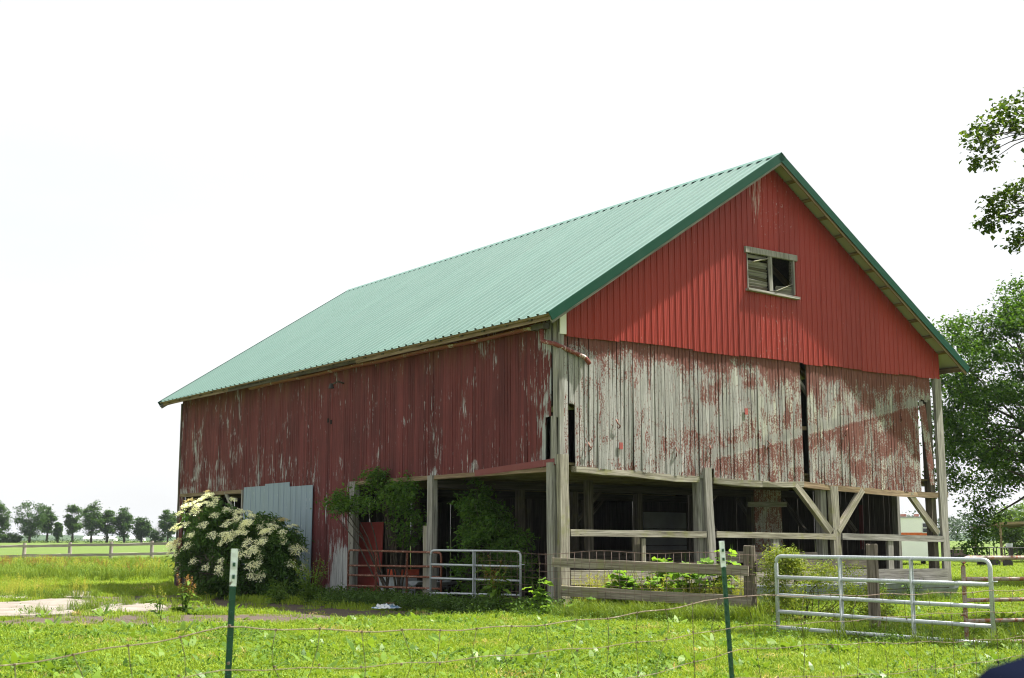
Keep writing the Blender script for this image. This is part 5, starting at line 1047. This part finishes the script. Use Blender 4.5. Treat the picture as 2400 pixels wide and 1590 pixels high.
# ------------------------------------------------------------------ the photographer's parked car at the corner
car = empty('parked_car', (2.83, .44, 0)); tag(car, 'dark navy car roof edge in the bottom right corner', 'car')
k_ = NT('navy_car_paint'); navy = k_.fin((.006, .008, .018), .6, 0, 0.0); glass = m_plain('car_glass', (.01, .012, .014), .05, 0, .6); tyre = m_plain('car_tyre', (.02, .02, .02), .85); rimm = m_plain('wheel_rim', (.5, .51, .52), .3, .9)
def bev(o, w_, s): m = o.modifiers.new('round', 'BEVEL'); m.width = w_; m.segments = s; m.limit_method = 'ANGLE'; return o
CY = .92; H_ = 1.69
def lof(secs, mat, nm):
    b = MB()
    for x, ps_ in secs: b.v += [(x, y, z) for y, z in ps_]
    n = len(secs[0][1])
    for i in range(len(secs) - 1):
        for k in range(n): b.f.append((i*n+k, i*n+(k+1) % n, (i+1)*n+(k+1) % n, (i+1)*n+k))
    b.f += [tuple(range(n))[::-1], tuple((len(secs)-1)*n + k for k in range(n))]; b.m = [0] * len(b.f); return b.obj(nm, mat, car)
lowsec = lambda z0, z1, w_: [(-w_, z0), (w_, z0), (w_, z1), (-w_, z1)]
bev(lof([(-2.35, lowsec(.4, .95, .86)), (-2.15, lowsec(.3, 1.02, CY)), (1.0, lowsec(.28, 1.0, CY)), (2.1, lowsec(.3, .92, CY * .97)), (2.35, lowsec(.38, .8, .8))], navy, 'body'), .09, 4)
bev(lof([(-2.44, lowsec(.95, 1.60, .80)), (-2.40, lowsec(.95, 1.68, .84)), (-2.3, lowsec(.95, 1.705, .86)), (-1.9, lowsec(.95, 1.715, .88)), (.2, lowsec(.95, H_, .86)), (1.15, lowsec(.95, 1.0, .84))], navy, 'cabin'), .03, 4)
for sg in (-1, 1):
    for x0, x1, x2, x3 in ((-2.1, -1.25, -1.25, -2.0), (-1.18, -.35, -.35, -1.18), (-.28, .62, .25, -.28)):
        o = MB().add([(x0, sg * .885, 1.06), (x1, sg * .885, 1.06), (x2, sg * .875, 1.5), (x3, sg * .875, 1.5)], [(0, 1, 2, 3)]).obj('side_window', glass, car)
    for x in (-1.55, 1.4):
        M = Matrix.Translation((x, sg * .82, .34)) @ Matrix.Rotation(rad(90), 4, 'X'); q = MB().disc((0, 0, -.12), .34, .24, 22).obj('wheel', tyre, car, M); MB().disc((0, 0, -.13), .21, .26, 16).obj('rim', rimm, q)
    MB().box((2.2, sg * .62 - .16, .66), (2.37, sg * .62 + .16, .78)).obj('headlight', m_plain('lamp_glass', (.6, .62, .64), .1), car); MB().box((-2.42, sg * .7 - .1, .9), (-2.33, sg * .7 + .1, 1.2)).obj('tail_light', m_plain('tail_red', (.4, .01, .01), .2), car)
# ------------------------------------------------------------------ haze
HAZE = True
if HAZE:
    hb = MB().box((-4150, -39, -1.2), (4150, 4150, 19.5)); k_ = NT('summer_haze'); vol = k_.n('VolumePrincipled', {'Color': (.80, .88, 1.0, 1), 'Density': .0001, 'Anisotropy': .3}); k_.t.links.new(vol.outputs[0], k_.out.inputs[1])
    o = hb.obj('haze', k_.mat); tag(o, 'pale summer haze over the farmland', 'haze', kind='stuff')
